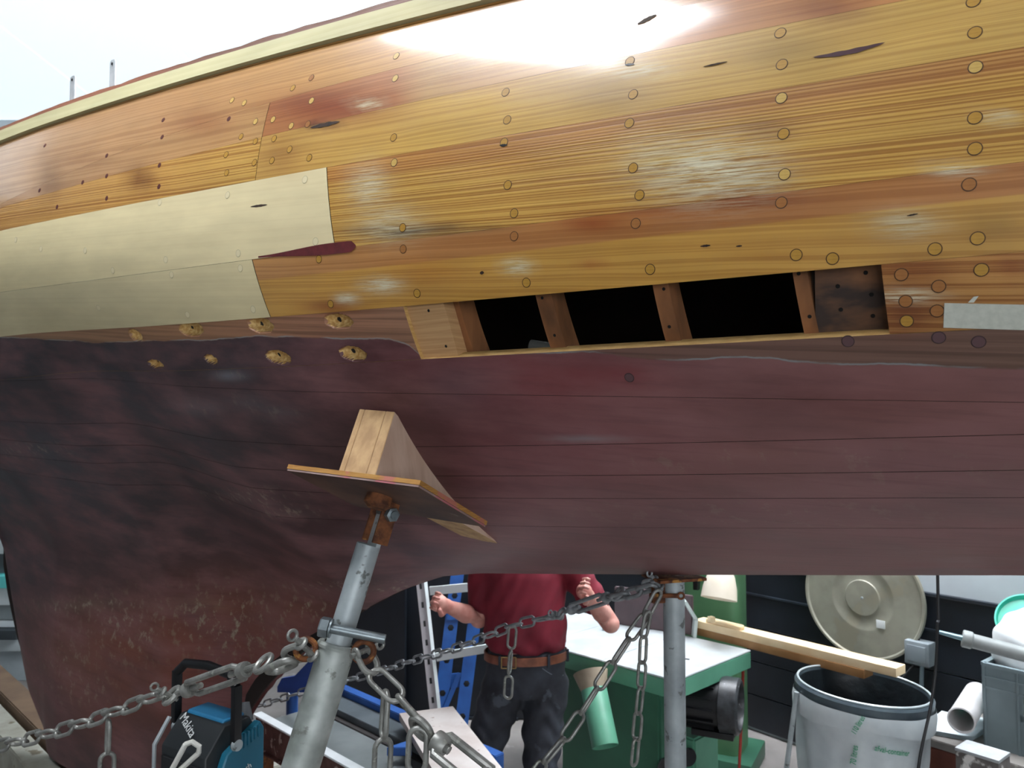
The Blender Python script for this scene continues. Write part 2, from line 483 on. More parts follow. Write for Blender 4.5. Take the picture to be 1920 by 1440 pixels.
# stains, worn patches: (x, y, rx, ry, colour, strength, dust); each sits on the planking and has its own shape
STAINS = [
 (1560, 20, 80, 26, '#7a3f1c', .55, 0), (1480, 95, 110, 40, '#8f7642', .35, 0), (1150, 175, 120, 40, '#9a7b4a', .45, 0),
 (1020, 60, 200, 40, '#b9752c', .35, 0), (1100, 105, 90, 20, '#94531d', .6, 0), (900, 150, 120, 24, '#b98a60', .4, 0),
 (620, 200, 130, 34, '#8c4218', .8, 0), (380, 230, 60, 26, '#8e5028', .5, 0), (265, 335, 28, 26, '#7a4a1a', .75, 0),
 (95, 340, 22, 40, '#7c5630', .5, 0), (150, 300, 60, 20, '#94643a', .4, 0), (530, 290, 40, 40, '#8f5a26', .4, 0),
 (960, 305, 140, 20, '#b5761e', .3, 0), (1440, 245, 60, 26, '#8a6228', .5, 0), (1330, 320, 120, 60, '#b0a070', .35, .9),
 (1230, 300, 60, 50, '#b7a468', .3, .5), (1420, 330, 60, 40, '#a8946a', .3, .6), (690, 350, 35, 40, '#c2b48c', .35, .6),
 (730, 420, 60, 34, '#bfae7c', .45, .5), (760, 435, 110, 9, '#5c5648', .8, 0), (860, 428, 90, 7, '#6a5238', .7, 0),
 (1110, 420, 60, 16, '#8a3c10', .6, 0), (1400, 372, 120, 22, '#87390f', .6, 0), (1250, 400, 200, 18, '#a04e18', .35, 0),
 (1870, 222, 26, 12, '#dccf9c', .2, .9), (1790, 318, 50, 12, '#c0a56e', .2, .8), (1700, 420, 60, 26, '#a2a184', .3, .5),
 (1860, 420, 60, 30, '#8f7030', .4, 0), (970, 500, 26, 14, '#c4b27e', .5, .8), (1110, 495, 30, 10, '#a8622a', .5, 0),
 (715, 535, 34, 14, '#cfc0a0', .4, .9), (650, 560, 20, 10, '#d2c8b0', .4, .8), (620, 575, 60, 14, '#94501c', .7, 0),
 (800, 510, 80, 26, '#b9761e', .4, 0), (1720, 510, 70, 30, '#8c4f1c', .6, 0), (1700, 590, 60, 40, '#7a3d1e', .6, 0),
 (1700, 555, 60, 12, '#c7a46c', .1, .9), (1900, 500, 40, 20, '#8f4a1e', .5, 0), (600, 235, 40, 6, '#5a2a18', .8, 0),
 (1190, 130, 60, 12, '#d4c690', .2, .7), (690, 195, 30, 8, '#c8b06c', .2, .8), (1450, 480, 100, 10, '#a06018', .3, 0)]
def stains(px, py, c, a, table=STAINS):
    for (x, y, rx, ry, col, k, dust) in table:
        q = ((px-x)/rx)**2 + ((py-y)/ry)**2
        if q < 4:
            g = math.exp(-q*1.1); c = hexlerp(c, col, min(1, k*g*1.2)); a = max(a, dust*g)
    return c, a
PAINTLINE = [(-400,625),(0,632),(180,642),(380,638),(480,632),(600,634),(730,636),(765,646),(790,668),(1130,660),(1190,671),(1280,678),(1360,669),(1440,672),(1500,680),(1580,684),(1660,684),(1760,689),(1920,692)]
pl_sv = []
for (a, b) in zip(PAINTLINE, PAINTLINE[1:]):
    for k in range(4):
        t = k/4; pl_sv.append(hit(a[0]*(1-t)+b[0]*t, a[1]*(1-t)+b[1]*t))
pl_sv.append(hit(1920, 692)); pl_sv.sort()
pl_sv = [(-5.6, pl_sv[0][1])] + pl_sv + [(1.6, .27)]
def paintline(s): return interp(pl_sv, s)
RED_ST = [
 (60, 845, 70, 16, '#6a6a70', .7, .5), (440, 930, 30, 7, '#8a7a74', .3, .9), (540, 965, 34, 6, '#8a7a74', .3, .9), (500, 945, 20, 5, '#8a7a74', .3, .8), (1110, 824, 70, 3, '#8f9a9c', .9, 0), (1600, 850, 60, 22, '#956a66', .5, .2), (1250, 870, 120, 20, '#8e6460', .5, .15), (1150, 960, 120, 24, '#8a5c58', .5, .1), (1380, 850, 160, 14, '#946862', .5, .2),
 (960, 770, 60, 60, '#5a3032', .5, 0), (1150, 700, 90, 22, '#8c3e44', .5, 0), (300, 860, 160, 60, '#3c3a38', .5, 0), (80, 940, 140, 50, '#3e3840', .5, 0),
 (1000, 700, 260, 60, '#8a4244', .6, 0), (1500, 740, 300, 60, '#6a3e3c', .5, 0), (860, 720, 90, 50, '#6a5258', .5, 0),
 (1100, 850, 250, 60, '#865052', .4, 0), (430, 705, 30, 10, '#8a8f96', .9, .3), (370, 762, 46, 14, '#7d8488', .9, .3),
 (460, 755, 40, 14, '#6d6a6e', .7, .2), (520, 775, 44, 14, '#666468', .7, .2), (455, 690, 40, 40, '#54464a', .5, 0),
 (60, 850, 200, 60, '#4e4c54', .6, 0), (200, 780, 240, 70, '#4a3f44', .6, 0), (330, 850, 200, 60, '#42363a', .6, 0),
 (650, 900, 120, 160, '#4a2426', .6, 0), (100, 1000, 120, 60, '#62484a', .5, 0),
 (250, 1250, 260, 160, '#8a5040', .8, 0), (480, 1180, 160, 100, '#8c5242', .8, 0), (450, 1330, 100, 120, '#743430', .6, 0),
 (120, 1137, 90, 9, '#8c7a66', .25, .95), (240, 1180, 80, 60, '#7a5a4c', .1, .75), (420, 1170, 100, 60, '#86604a', .1, 1.0),
 (560, 1140, 90, 18, '#8a6a55', .1, .9), (660, 1100, 120, 10, '#8a7a66', .1, .9), (180, 1130, 60, 10, '#8c7a66', .2, .9),
 (160, 1290, 60, 30, '#7a5a4c', .1, .55), (130, 1240, 60, 60, '#70564c', .3, .45), (360, 1135, 60, 7, '#a08a6c', .5, .9),
 (1480, 960, 300, 30, '#7a5052', .4, .2), (1350, 1030, 400, 50, '#96625f', .3, 0), (1700, 880, 160, 40, '#84595b', .4, .15),
 (470, 930, 90, 14, '#6f605e', .1, .55), (540, 960, 60, 14, '#6f605e', .1, .5)]
REDBASE = [(-600, '#403c42'), (200, '#3e3a3e'), (500, '#4c3a3d'), (760, '#553436'), (1000, '#7a4c4e'), (1400, '#805652'), (1920, '#8a605c'), (2600, '#825454')]  # bottom paint, left to right; the lighter right also carries light in the colour
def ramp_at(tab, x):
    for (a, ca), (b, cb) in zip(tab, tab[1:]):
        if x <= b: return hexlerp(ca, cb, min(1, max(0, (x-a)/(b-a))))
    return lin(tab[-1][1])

def plank(name, top, bot, sl, sr, nx, nv, mats, tint, thick=.022, gap=.00015, parent=None, redcol=False, offset=0.0, endgap=.0008, side=None, avals=None, dents=()):
    """one plank of the skin: a solid strip between two seams that follows the hull.
    sl / sr are (s at the top edge, s at the bottom edge)"""
    V0, V1, uvs, tin, pc, pa = [], [], [], [], [], []
    if avals: nx = len(avals)-1
    inq = []
    for i in range(nx+1):
        a = avals[i] if avals else i/nx
        for j in range(nv+1):
            f = j/nv
            s0 = sl[0]*(1-f)+sl[1]*f + endgap; s1 = sr[0]*(1-f)+sr[1]*f - endgap
            s = s0*(1-a)+s1*a
            vt = top(s)+gap; vb = bot(s)-gap; v = vt*(1-f)+vb*f
            n = hnorm(s, v); P = surf(s, v)+n*offset; dep = 0.0
            for (ds, dv, rs, rv, dd_) in dents:
                if abs(s-ds) < rs*1.3 and abs(v-dv) < rv*1.3:
                    an = math.atan2((v-dv)/rv, (s-ds)/rs); k = 1+.05*math.sin(2*an+ds*50)+.03*math.sin(7*an+ds*90)
                    q = ((s-ds)/rs)**2/k**2+((v-dv)/rv)**2/k**2
                    if q < 1: dep = dd_*(1-q)**.55*(1+.05*math.sin(s*500+v*200)*math.sin(v*700-s*200)*(1-q))
            inq.append(dep > 0)
            if side: P = side(P); n = Vector((-n.x, -n.y, n.z))
            V0.append(P - n*dep); V1.append(P - n*thick); uvs.append((s, v))
            if side: tin.append((*lin('#6a4a30'), 0)); pc.append(lin('#5a3436')); pa.append(v-paintline(s)); continue
            px, py = proj(P); c = tint(s, f, px, py)
            if mats[0] in (w_flat, w_rib): c = hexlerp(c, '#dcb87c', .20)
            c, al = stains(px, py, c, 0.0)
            if redcol:
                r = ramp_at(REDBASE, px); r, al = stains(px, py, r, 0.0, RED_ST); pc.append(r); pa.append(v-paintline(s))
            tin.append((*c, al))
    n0 = len(V0); faces = []; row = nv+1; mi = []
    for i in range(nx):
        for j in range(nv):
            q = (i*row+j, i*row+j+1, (i+1)*row+j+1, (i+1)*row+j)
            faces.append(q); mi.append(3 if dents and sum(inq[k] for k in q) >= 3 else 0); faces.append(tuple(n0+k for k in q[::-1])); mi.append(1)
    for i in range(nx):
        a, b = i*row, (i+1)*row; faces.append((a, b, n0+b, n0+a)); mi.append(2)
        a, b = i*row+nv, (i+1)*row+nv; faces.append((b, a, n0+a, n0+b)); mi.append(1)
    for j in range(nv):
        a, b = j, j+1; faces.append((b, a, n0+a, n0+b)); mi.append(2)
        a, b = nx*row+j, nx*row+j+1; faces.append((a, b, n0+b, n0+a)); mi.append(2)
    me = bpy.data.meshes.new(name); me.from_pydata([tuple(p) for p in V0+V1], [], faces)
    for m in mats: me.materials.append(m)
    me.polygons.foreach_set('material_index', mi)
    me.polygons.foreach_set('use_smooth', [k < 2 or k == 3 for k in mi])
    ul = me.uv_layers.new(name='UVMap'); lv = np.empty(len(me.loops), dtype=np.int32); me.loops.foreach_get('vertex_index', lv)
    U = np.array(uvs+uvs)[lv]; ul.data.foreach_set('uv', U.ravel())
    ca = me.color_attributes.new('tint', 'FLOAT_COLOR', 'POINT'); ca.data.foreach_set('color', np.array(tin+tin, dtype=np.float32).ravel())
    if redcol or side:
        cb = me.color_attributes.new('paintcol', 'FLOAT_COLOR', 'POINT')
        cb.data.foreach_set('color', np.array([(*c, 1) for c in pc+pc], dtype=np.float32).ravel())
        cc = me.attributes.new('paint', 'FLOAT', 'POINT'); cc.data.foreach_set('value', np.array(pa+pa, dtype=np.float32))
    es = [e for e in me.edges]
    me.set_sharp_from_angle(angle=math.radians(45))
    o = bpy.data.objects.new(name, me); C.objects.link(o); o.parent = parent or boat
    return o

SEAMS = {}
SEAMS['sheer'] = seam([(0,272),(213,200),(440,133),(640,78),(947,5)], 2)
SEAMS['s1'] = seam([(240,280),(498,195),(640,157),(790,113),(1037,63),(1280,10)], 2)
SEAMS['s2'] = seam([(150,345),(498,255),(700,212),(1026,133),(1280,80),(1513,40),(1697,2)], 2)
SEAMS['s3'] = seam([(0,433),(305,372),(610,312),(973,253),(1280,195),(1920,88)], 2)
SEAMS['s5'] = seam([(0,548),(240,518),(480,487),(628,462),(990,423),(1280,385),(1920,302)], 2)
SEAMS['s7'] = seam([(0,632),(250,613),(505,592),(760,576),(1000,556),(1280,531),(1650,496),(1920,468)], 2)
SEAMS['s8'] = seam([(0,712),(400,694),(790,673),(1000,660),(1280,645),(1667,628),(1920,614)], 2)
SEAMS['r1'] = seam([(760,755),(1000,747),(1500,740),(1920,735)], 1, ext=[(-3.4, .50), (-4.6, .54)])
SEAMS['r2'] = seam([(900,834),(1070,825),(1500,826),(1920,823)], 2, ext=[(-3.4, .70), (-4.6, .70)])
SEAMS['r3'] = seam([(880,880),(1350,886),(1920,893)], 2, ext=[(-3.4, .82), (-4.6, .80)])
SEAMS['r4'] = seam([(880,915),(1300,930),(1920,947)], 2, ext=[(-3.4, .93), (-4.6, .89)])
SEAMS['r5'] = seam([(945,968),(1400,985),(1920,1003)], 2, ext=[(-3.4, 1.05), (-4.6, .97)])
S0, S1_ = -5.5, 1.5
def S(px, py): return hit(px, py)[0]
def tint_s(tab_top, tab_bot=None, split=None):
    def f(s, fr, px, py):
        a = ramp_at(tab_top, px)
        if tab_bot is None: return a
        b = ramp_at(tab_bot, px)
        if split is None: return hexlerp(a, b, fr)
        return hexlerp(a, b, sstep(split-.014, split+.014, fr))
    return f
AMB = '#c98f2c'; YEL = '#d0a03c'; ORG = '#b4661e'
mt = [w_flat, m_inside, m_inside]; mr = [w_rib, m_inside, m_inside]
full = (S0, S0); fulr = (S1_, S1_)
# strake below the rail
plank('plank', SEAMS['sheer'], SEAMS['s1'], full, fulr, 150, 6, mt, tint_s([(-200,'#c4996c'),(300,'#bd8c5c'),(600,'#c4904e'),(900,'#c69048'),(1300,'#b47a40'),(2500,'#b07840')]))
x = S(498, 225)
plank('plank', SEAMS['s1'], SEAMS['s2'], full, (x, x), 70, 5, mt, tint_s([(-200,'#c0946a'),(200,'#b98a5c'),(430,'#bd8c56'),(500,'#c0945a')]))
plank('plank', SEAMS['s1'], SEAMS['s2'], (x, x), fulr, 100, 5, mt, tint_s([(498,'#a85f2c'),(740,'#ad6330'),(800,'#c49a5e'),(1000,'#c6964c'),(1120,'#b87432'),(1350,'#b86f2c'),(2500,'#b4702c')]))
plank('plank', SEAMS['s2'], SEAMS['s3'], full, (x, x), 70, 7, mr, tint_s([(-200,'#c08c44'),(300,'#c8963e'),(500,'#caa044')]))
plank('plank', SEAMS['s2'], SEAMS['s3'], (x, x), fulr, 110, 7, mt, tint_s([(498,'#c99c46'),(800,'#d2a848'),(1100,'#d0a648'),(2500,'#c8a044')]))
# wide ribbed plank and its new cream-primed neighbour
xa, xb = S(613, 312), S(629, 462)
plank('plank', SEAMS['s3'], SEAMS['s5'], full, (xa, xb), 70, 8, [w_cream, m_inside, m_inside], tint_s([(-200,'#e0d2a2'),(700,'#e6d6a8')]), gap=.0003, offset=.0006)
plank('plank', SEAMS['s3'], SEAMS['s5'], (xa, xb), fulr, 120, 12, mr, tint_s([(600,'#bf822e'),(1300,'#b9802e'),(2500,'#b07a34')], [(600,'#cda040'),(2500,'#c3952e')], .22))
xa, xb = S(473, 487), S(507, 592)
plank('plank', SEAMS['s5'], SEAMS['s7'], full, (xa, xb), 70, 8, [w_cream, m_inside, m_inside], tint_s([(-200,'#d8cca2'),(700,'#dece9f')]), gap=.0003, offset=.0006)
plank('plank', SEAMS['s5'], SEAMS['s7'], (xa, xb), fulr, 130, 40, mt, tint_s([(450,'#bf8240'),(800,'#b06c2a'),(1300,'#a96428'),(2500,'#a4622c')], [(450,'#c99226'),(2500,'#c2923a')], .36))
# scooped out holes round the fastenings: real hollows in the two planks
m_gouge = mat('gouged_wood', '#e0c284', '#b48a4c', rough=.85, scale=110, bmp=.3, lo=.3, hi=.6)
GOUGES = [(254,629,24,22),(358,617,48,24),(488,610,50,24),(634,602,52,24),(291,683,32,16),(395,674,26,16),(521,670,46,24),(661,663,48,25)]
def pxscale(P):
    return F*(EV.x*P.y-EV.y*P.x)/P.y**2, F/P.y
DENTS = []
for gx, gy, gw, gh in GOUGES:
    s, v = hit(gx, gy); kx, ky = pxscale(surf(s, v)); DENTS.append((s, v, gw/kx/2, gh/ky/2*1.2, .0235))
def dense(sa, sb, d0, d1, step=.0032):
    out = list(np.linspace(sa, d0, 30)[:-1])+list(np.arange(d0, d1, step))+list(np.linspace(d1, sb, max(8, int((sb-d1)/.03))))
    return [(x-sa)/(sb-sa) for x in out]
# the plank cut open between its two ends
ma = [w_red, m_inside, m_fresh]
xo0, xo1 = S(757, 577), S(790, 673)
p5l = plank('plank', SEAMS['s7'], SEAMS['s8'], full, (xo0, xo1), 150, 46, ma+[m_gouge], tint_s([(-200,'#a48468'),(300,'#a67a58'),(600,'#a07258'),(760,'#a0765c')]), redcol=True, thick=.03, dents=DENTS, avals=dense(S0, xo0, -2.45, -1.12))
xp0, xp1 = S(1651, 496), S(1667, 628)
plank('plank', SEAMS['s7'], SEAMS['s8'], (xp0, xp1), fulr, 90, 12, [w_rib, m_inside, m_fresh], tint_s([(1600,'#a86a2c'),(1800,'#b47a34'),(2500,'#b07834')]))
# red bottom strakes
rw = tint_s([(-200,'#7c5a50'),(760,'#8a6250'),(1000,'#76564c'),(2500,'#7a6050')])
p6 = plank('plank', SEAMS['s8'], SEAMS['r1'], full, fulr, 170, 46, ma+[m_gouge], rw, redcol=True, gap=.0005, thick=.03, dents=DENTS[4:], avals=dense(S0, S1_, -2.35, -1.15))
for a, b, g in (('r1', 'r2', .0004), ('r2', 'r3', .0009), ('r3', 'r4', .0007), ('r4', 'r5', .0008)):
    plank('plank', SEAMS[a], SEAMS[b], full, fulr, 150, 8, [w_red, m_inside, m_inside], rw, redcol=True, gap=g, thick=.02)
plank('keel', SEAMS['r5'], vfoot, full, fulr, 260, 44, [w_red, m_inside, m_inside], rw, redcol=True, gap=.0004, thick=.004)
# the far side of the hull, the deck and the two ends
AXN = D0+HB
def mirror(P):
    d = P.x*NV.x+P.y*NV.y
    return P + NV*(2*(AXN-d))
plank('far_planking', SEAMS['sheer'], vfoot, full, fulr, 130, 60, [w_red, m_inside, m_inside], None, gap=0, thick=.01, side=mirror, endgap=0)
bm = bmesh.new(); N = 40
ring = []
for i in range(N+1):
    s = S0+(S1_-S0)*i/N; p = surf(s, SEAMS['sheer'](s)-.055); q = mirror(p)
    ring.append((p-NV*-.02, q+NV*-.02))
for (a, b), (c, d) in zip(ring, ring[1:]):
    up = Vector((0, 0, .02)); vs = [bm.verts.new(p) for p in (a, c, d, b)]; bm.faces.new(vs)
    vs = [bm.verts.new(p+up) for p in (a, c, d, b)]; bm.faces.new(vs)
m_deck = mat('deck_paint', '#d8d8d0', '#c8c8c0', rough=.5)
fin('deck', bm, m_deck, boat)
for s in (S0+.01, S1_-.01):
    bm = bmesh.new(); L = []; R = []
    v0 = SEAMS['sheer'](s)-.05; vf = vfoot(s)
    for j in range(41):
        p = surf(s, v0+(vf-v0)*j/40); L.append(p); R.append(mirror(p))
    for a, b, c, d in zip(L, L[1:], R[1:], R):
        quad(bm, a, b, c, d)
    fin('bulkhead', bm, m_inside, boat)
# rail along the sheer and the worn brown covering board on top of it
sh = SEAMS['sheer']
m_rail = wood_material('cream_rail_paint', grain=.05, fine=60, rough=.75, coat=0, ridge=.05)
plank('rail', lambda s: sh(s)-.063, lambda s: sh(s)-.006, full, fulr, 150, 4, [m_rail, m_rail, m_rail], tint_s([(-200,'#b9b48a'),(900,'#bcb68c')]), thick=.04, offset=.012, gap=0)
plank('rail_fillet', lambda s: sh(s)-.006, lambda s: sh(s)+.0005, full, fulr, 150, 1, [w_flat]*3, tint_s([(-200,'#a8762c'),(900,'#b07a34')]), thick=.03, offset=.002+0, gap=.0008)
rnd = random.Random(3)
cap_h = [(S0+(S1_-S0)*i/120, .013+.009*rnd.random()) for i in range(121)]
plank('covering_board', lambda s: sh(s)-.063-interp(cap_h, s), lambda s: sh(s)-.063, full, fulr, 170, 2, [w_raw]*3, tint_s([(-200,'#8e5c42'),(250,'#8a563e'),(400,'#6a4838'),(900,'#7a5444')]), thick=.05, offset=.012, gap=0)
m_flake = mat('flaking_white_paint', '#e6e4da', '#c9c4b6', rough=.6, scale=40)
for px0, px1 in ((0, 82), (205, 246), (270, 285), (520, 560)):
    s0, s1 = S(px0, 250-px0*.3), S(px1, 250-px1*.3)
    plank('paint_flake', lambda s: sh(s)-.0665-.004*math.sin(s*40)**2, lambda s: sh(s)-.0625, (s0, s0), (s1, s1), 12, 1, [m_flake]*3, tint_s([(0,'#ffffff'),(1,'#ffffff')]), thick=.002, offset=.0075, gap=0)
# steel tangs standing on the deck edge
m_steel = mat('stainless', '#d5dadb', '#b4babc', rough=.45, metal=.3, scale=20)
m_black = mat('black_plastic', '#15171a', '#0d0e10', rough=.4)
for px, py, hpx in ((135, 175, 30), (210, 152, 38)):
    P = at(px, py, 2.55 if px < 200 else 2.42)
    h = (hpx+4)/F*P.y
    bm = bmesh.new()
    poly = rounded([(-.016, -.03), (.016, -.03), (.016, h), (-.016, h)], .012, 5)
    prism(bm, poly, M4(P, EV, (0, 0, 1)), -.004)
    o = fin('chainplate', bm, m_steel, boat); 
    bm = bmesh.new(); lathe(bm, [(.0, .0012), (.0045, .0012), (.0045, 0)], P+Vector((0, 0, h-.014))-NV*.001, -NV, 14)
    fin('bolt_hole', bm, m_black, o)
    
# ---- bolt holes at the bottom of the scooped holes
for gx, gy, gw, gh in GOUGES:
    s, v = hit(gx-(11 if gw > 40 else 6), gy+2); P = surf(s, v); n = hnorm(s, v); k_ = 1.5 if gw > 40 else 1.0
    bm = bmesh.new(); lathe(bm, [(.0, .001), (.0042*k_, .001), (.0055*k_, 0)], P-n*.0205, n, 12)
    fin('bolt_hole', bm, m_black, boat)

# ---- bungs over the fastenings
def bung_mesh(name, c, ringc):
    bm = bmesh.new()
    lathe(bm, [(.0, .0005), (.0077, .0005), (.0079, .0001)], n=20, mi=0)
    lathe(bm, [(.0078, .00035), (.0091, .00035), (.0092, -.0012)], n=20, mi=1)
    me = bpy.data.meshes.new(name); bm.to_mesh(me); bm.free(); shade(me, 40)
    me.materials.append(c); me.materials.append(ringc); return me
bw = dict(stretch=(60, 400, 1))
B_AMB = bung_mesh('bung', mat('bung_wood', '#b88c38', '#a67c30', rough=.4, scale=1, **bw), mat('bung_ring', '#4e300e', '#3a220a', rough=.6))
B_PAL = bung_mesh('bung', mat('bung_pale', '#ccab60', '#bb974c', rough=.4, scale=1, **bw), mat('bung_ring', '#5e3a10'))
B_ORG = bung_mesh('bung', mat('bung_orange', '#a26c38', '#946030', rough=.4, scale=1, **bw), mat('bung_ring', '#5e3a10'))
B_RED = bung_mesh('bung', mat('bung_filler', '#5c2a26', '#4a2420', rough=.5, scale=30), mat('bung_ring2', '#6a3a24'))
B_CRM = bung_mesh('bung', mat('bung_cream', '#dccfa8', rough=.55), mat('bung_ring3', '#b8ad88'))
B_MUD = bung_mesh('bung', mat('bung_mud', '#5e4446', rough=.55), mat('bung_ring4', '#3d2a2c'))
BUNGS = [(B_AMB, [(1825,3),(1828,61),(1828,221),(1828,279),(1833,447),(1840,506),(1463,62),(1466,121),(1469,251),(1493,478),(1561,485),(1753,467),
          (1187,177),(1187,315),(1199,366),(1219,505),(948,173),(951,225),(952,347),(964,400),(987,530),(738,258),(755,427),(782,550),(1700,602),
          (580,296),(425,324),(598,486),(620,570),(549,165),(514,260),(510,301),(479,265),(477,305),(452,256),(543,280),(424,290),(1181,115),(1180,231),(945,267)]),
         (B_PAL, [(1829,126),(1465,184),(1471,327),(743,105),(741,147),(739,305),(512,224),(546,236),(458,193),(479,228),(584,189),(435,188)]),
         (B_ORG, [(1817,346),(1465,380),(1192,419),(964,443),(756,467),(577,233),(1760,537),(1757,583),(1690,515),(1698,565),(584,146)]),
         (B_RED, [(429,223),(304,257),(299,310),(298,350),(200,372),(155,342),(74,357),(107,388),(84,273),(200,330),(200,292),(306,225)]),
         (B_CRM, [(572,337),(427,366),(300,380),(592,453),(447,475),(311,487),(77,467),(212,507),(322,515),(451,503),(185,577),(352,590),(475,580),(160,470),(30,450)]),
         (B_MUD, [(1760,633),(1835,641),(1180,708),(1590,640)])]
for me, lst in BUNGS:
    for px, py in lst:
        s, v = hit(px, py); P = surf(s, v); n = hnorm(s, v)
        if me is B_CRM: P = P+n*.0006
        o = bpy.data.objects.new('bung', me); C.objects.link(o); o.parent = boat
        k = 1.0 if me in (B_AMB, B_PAL, B_ORG, B_CRM, B_MUD) else .82
        o.matrix_world = Matrix.Translation(P) @ M4((0, 0, 0), EV, n.cross(EV)) @ Matrix.Diagonal((k, k, 1, 1))
# ---- cracks and filler streaks let into the planks
m_fill = mat('red_filler', '#6b2c2e', '#5a2426', rough=.45, scale=60)
m_crack = mat('crack_dark', '#3a2210', '#1e120a', rough=.8, scale=60)
def streak(name, a, b, w, m, curve=0.0, label=None):
    bm = bmesh.new(); N = 20; up = []; dn = []; 
    for i in range(N+1):
        t = i/N; h = w*math.sin(PI*t)**.75*(1+.12*math.sin(t*23)) + (.4 if 0 < t < 1 else 0)
        cx, cy = a[0]*(1-t)+b[0]*t, a[1]*(1-t)+b[1]*t + curve*math.sin(PI*t)
        up.append(bm.verts.new(hitP(cx, cy-h/2, .0009))); dn.append(bm.verts.new(hitP(cx, cy+h/2, .0009)))
    for i in range(N): bm.faces.new((up[i], up[i+1], dn[i+1], dn[i]))
    bmesh.ops.remove_doubles(bm, verts=bm.verts, dist=1e-5)
    return fin(name, bm, m, boat)
streak('filler_streak', (1524,108), (1660,80), 9, mat('purple_filler', '#4a2028', '#3a1a20', rough=.5), 4)
streak('crack', (1318,126), (1365,116), 3, m_crack)
streak('crack', (470,388), (502,384), 4, m_crack)
streak('crack', (1195,46), (1232,28), 7, mat('grey_crack', '#55493c', '#2b241c', rough=.8))
streak('crack', (582,240), (638,228), 7, m_crack)
streak('crack', (1700,405), (1722,401), 3, m_crack)
streak('crack', (1313,462), (1333,460), 4, m_crack)
streak('crack', (1380,462), (1392,461), 3, m_crack)
streak('crack', (900,512), (908,511), 6, m_crack)
streak('crack', (1172,122), (1190,121), 4, m_black)
streak('crack', (937,273), (952,272), 4, m_black)
# red filler mark that ends in a round tip
bm = bmesh.new(); up = []; dn = []
for i in range(25):
    t = i/24; cx = 485+(668-485)*t; cy = 481-21*t; h = 3+ (21-3)*sstep(0, .75, t)
    if t > .93: h *= math.sqrt(max(0.02, 1-((t-.93)/.07)**2))
    off = h*.5
    up.append(bm.verts.new(hitP(cx, cy-off+1, .0014))); dn.append(bm.verts.new(hitP(cx, cy+off+1, .0014)))
for i in range(24): bm.faces.new((up[i], up[i+1], dn[i+1], dn[i]))
fin('filler_mark', bm, m_fill, boat)
# masking tape
m_tape = mat('masking_tape', '#c9cbbd', '#bdc0b2', rough=.7, scale=120, bmp=.2)
bm = bmesh.new(); N = 24; up = []; dn = []
for i in range(N+1):
    t = i/N; cx = 1771+(2250-1771)*t
    up.append(bm.verts.new(hitP(cx, 568+(cx-1771)*.02, .0012))); dn.append(bm.verts.new(hitP(cx-2, 614+(cx-1771)*.03, .0012)))
for i in range(N): bm.faces.new((up[i], up[i+1], dn[i+1], dn[i]))
fin('tape_strip', bm, m_tape, boat)
bm = bmesh.new()
vs = [bm.verts.new(hitP(x_, y_, .0012)) for x_, y_ in ((1826,556),(1835,555),(1826,567),(1815,567))]; bm.faces.new(vs)
fin('tape_scrap', bm, m_tape, boat)

# ---- ribs seen through the opening
def inset(px, py, d):
    s, v = hit(px, py); return surf(s, v) - hnorm(s, v)*d
m_rib = mat('oak_rib', '#96623a', '#5e3c20', rough=.7, scale=14, stretch=(1, 1, .3), bmp=.3)
m_nail = mat('nail_hole', '#0c0a08', rough=.9)
def rib(px_t, py_t, px_b, py_b, wpx, m, deep=.05, d=.024, nails=()):
    """a bent frame behind the planking: runs down the section, its side face turned to the right"""
    bm = bmesh.new(); secs = []
    st, vt = hit(px_t, py_t); sb, vb = hit(px_b, py_b); st2 = hit(px_t+wpx, py_t-2)[0]-st
    for i in range(-14, 23):
        t = i/8; s = st*(1-t)+sb*t; v = vt*(1-t)+vb*t; n = hnorm(s, v)
        a = surf(s, v)-n*d; b = surf(s+st2, v)-n*d
        secs.append([bm.verts.new(q) for q in (a, b, b-n*deep, a-n*deep)])
    for p, q in zip(secs, secs[1:]):
        for k in range(4): bm.faces.new((p[k], p[(k+1) % 4], q[(k+1) % 4], q[k]))
    bm.faces.new(secs[0]); bm.faces.new(secs[-1][::-1])
    o = fin('rib', bm, m, boat, smooth=30)
    for nx_, ny_ in nails:
        s, v = hit(nx_, ny_); n = hnorm(s, v); P = surf(s, v)-n*(d-.0006)
        bm = bmesh.new(); lathe(bm, [(0, .0006), (.0024, .0006), (.003, 0)], P, n, 10); fin('nail_hole', bm, m_nail, o)
    return o
rib(990, 553, 1018, 653, 30, m_rib, .045, nails=((1004, 562), (1028, 636)))
rib(1212, 535, 1236, 641, 30, m_rib, .045, nails=((1234, 545), (1245, 620)))
rib(1478, 513, 1499, 626, 28, m_rib, .045, nails=((1490, 515), (1511, 601)))
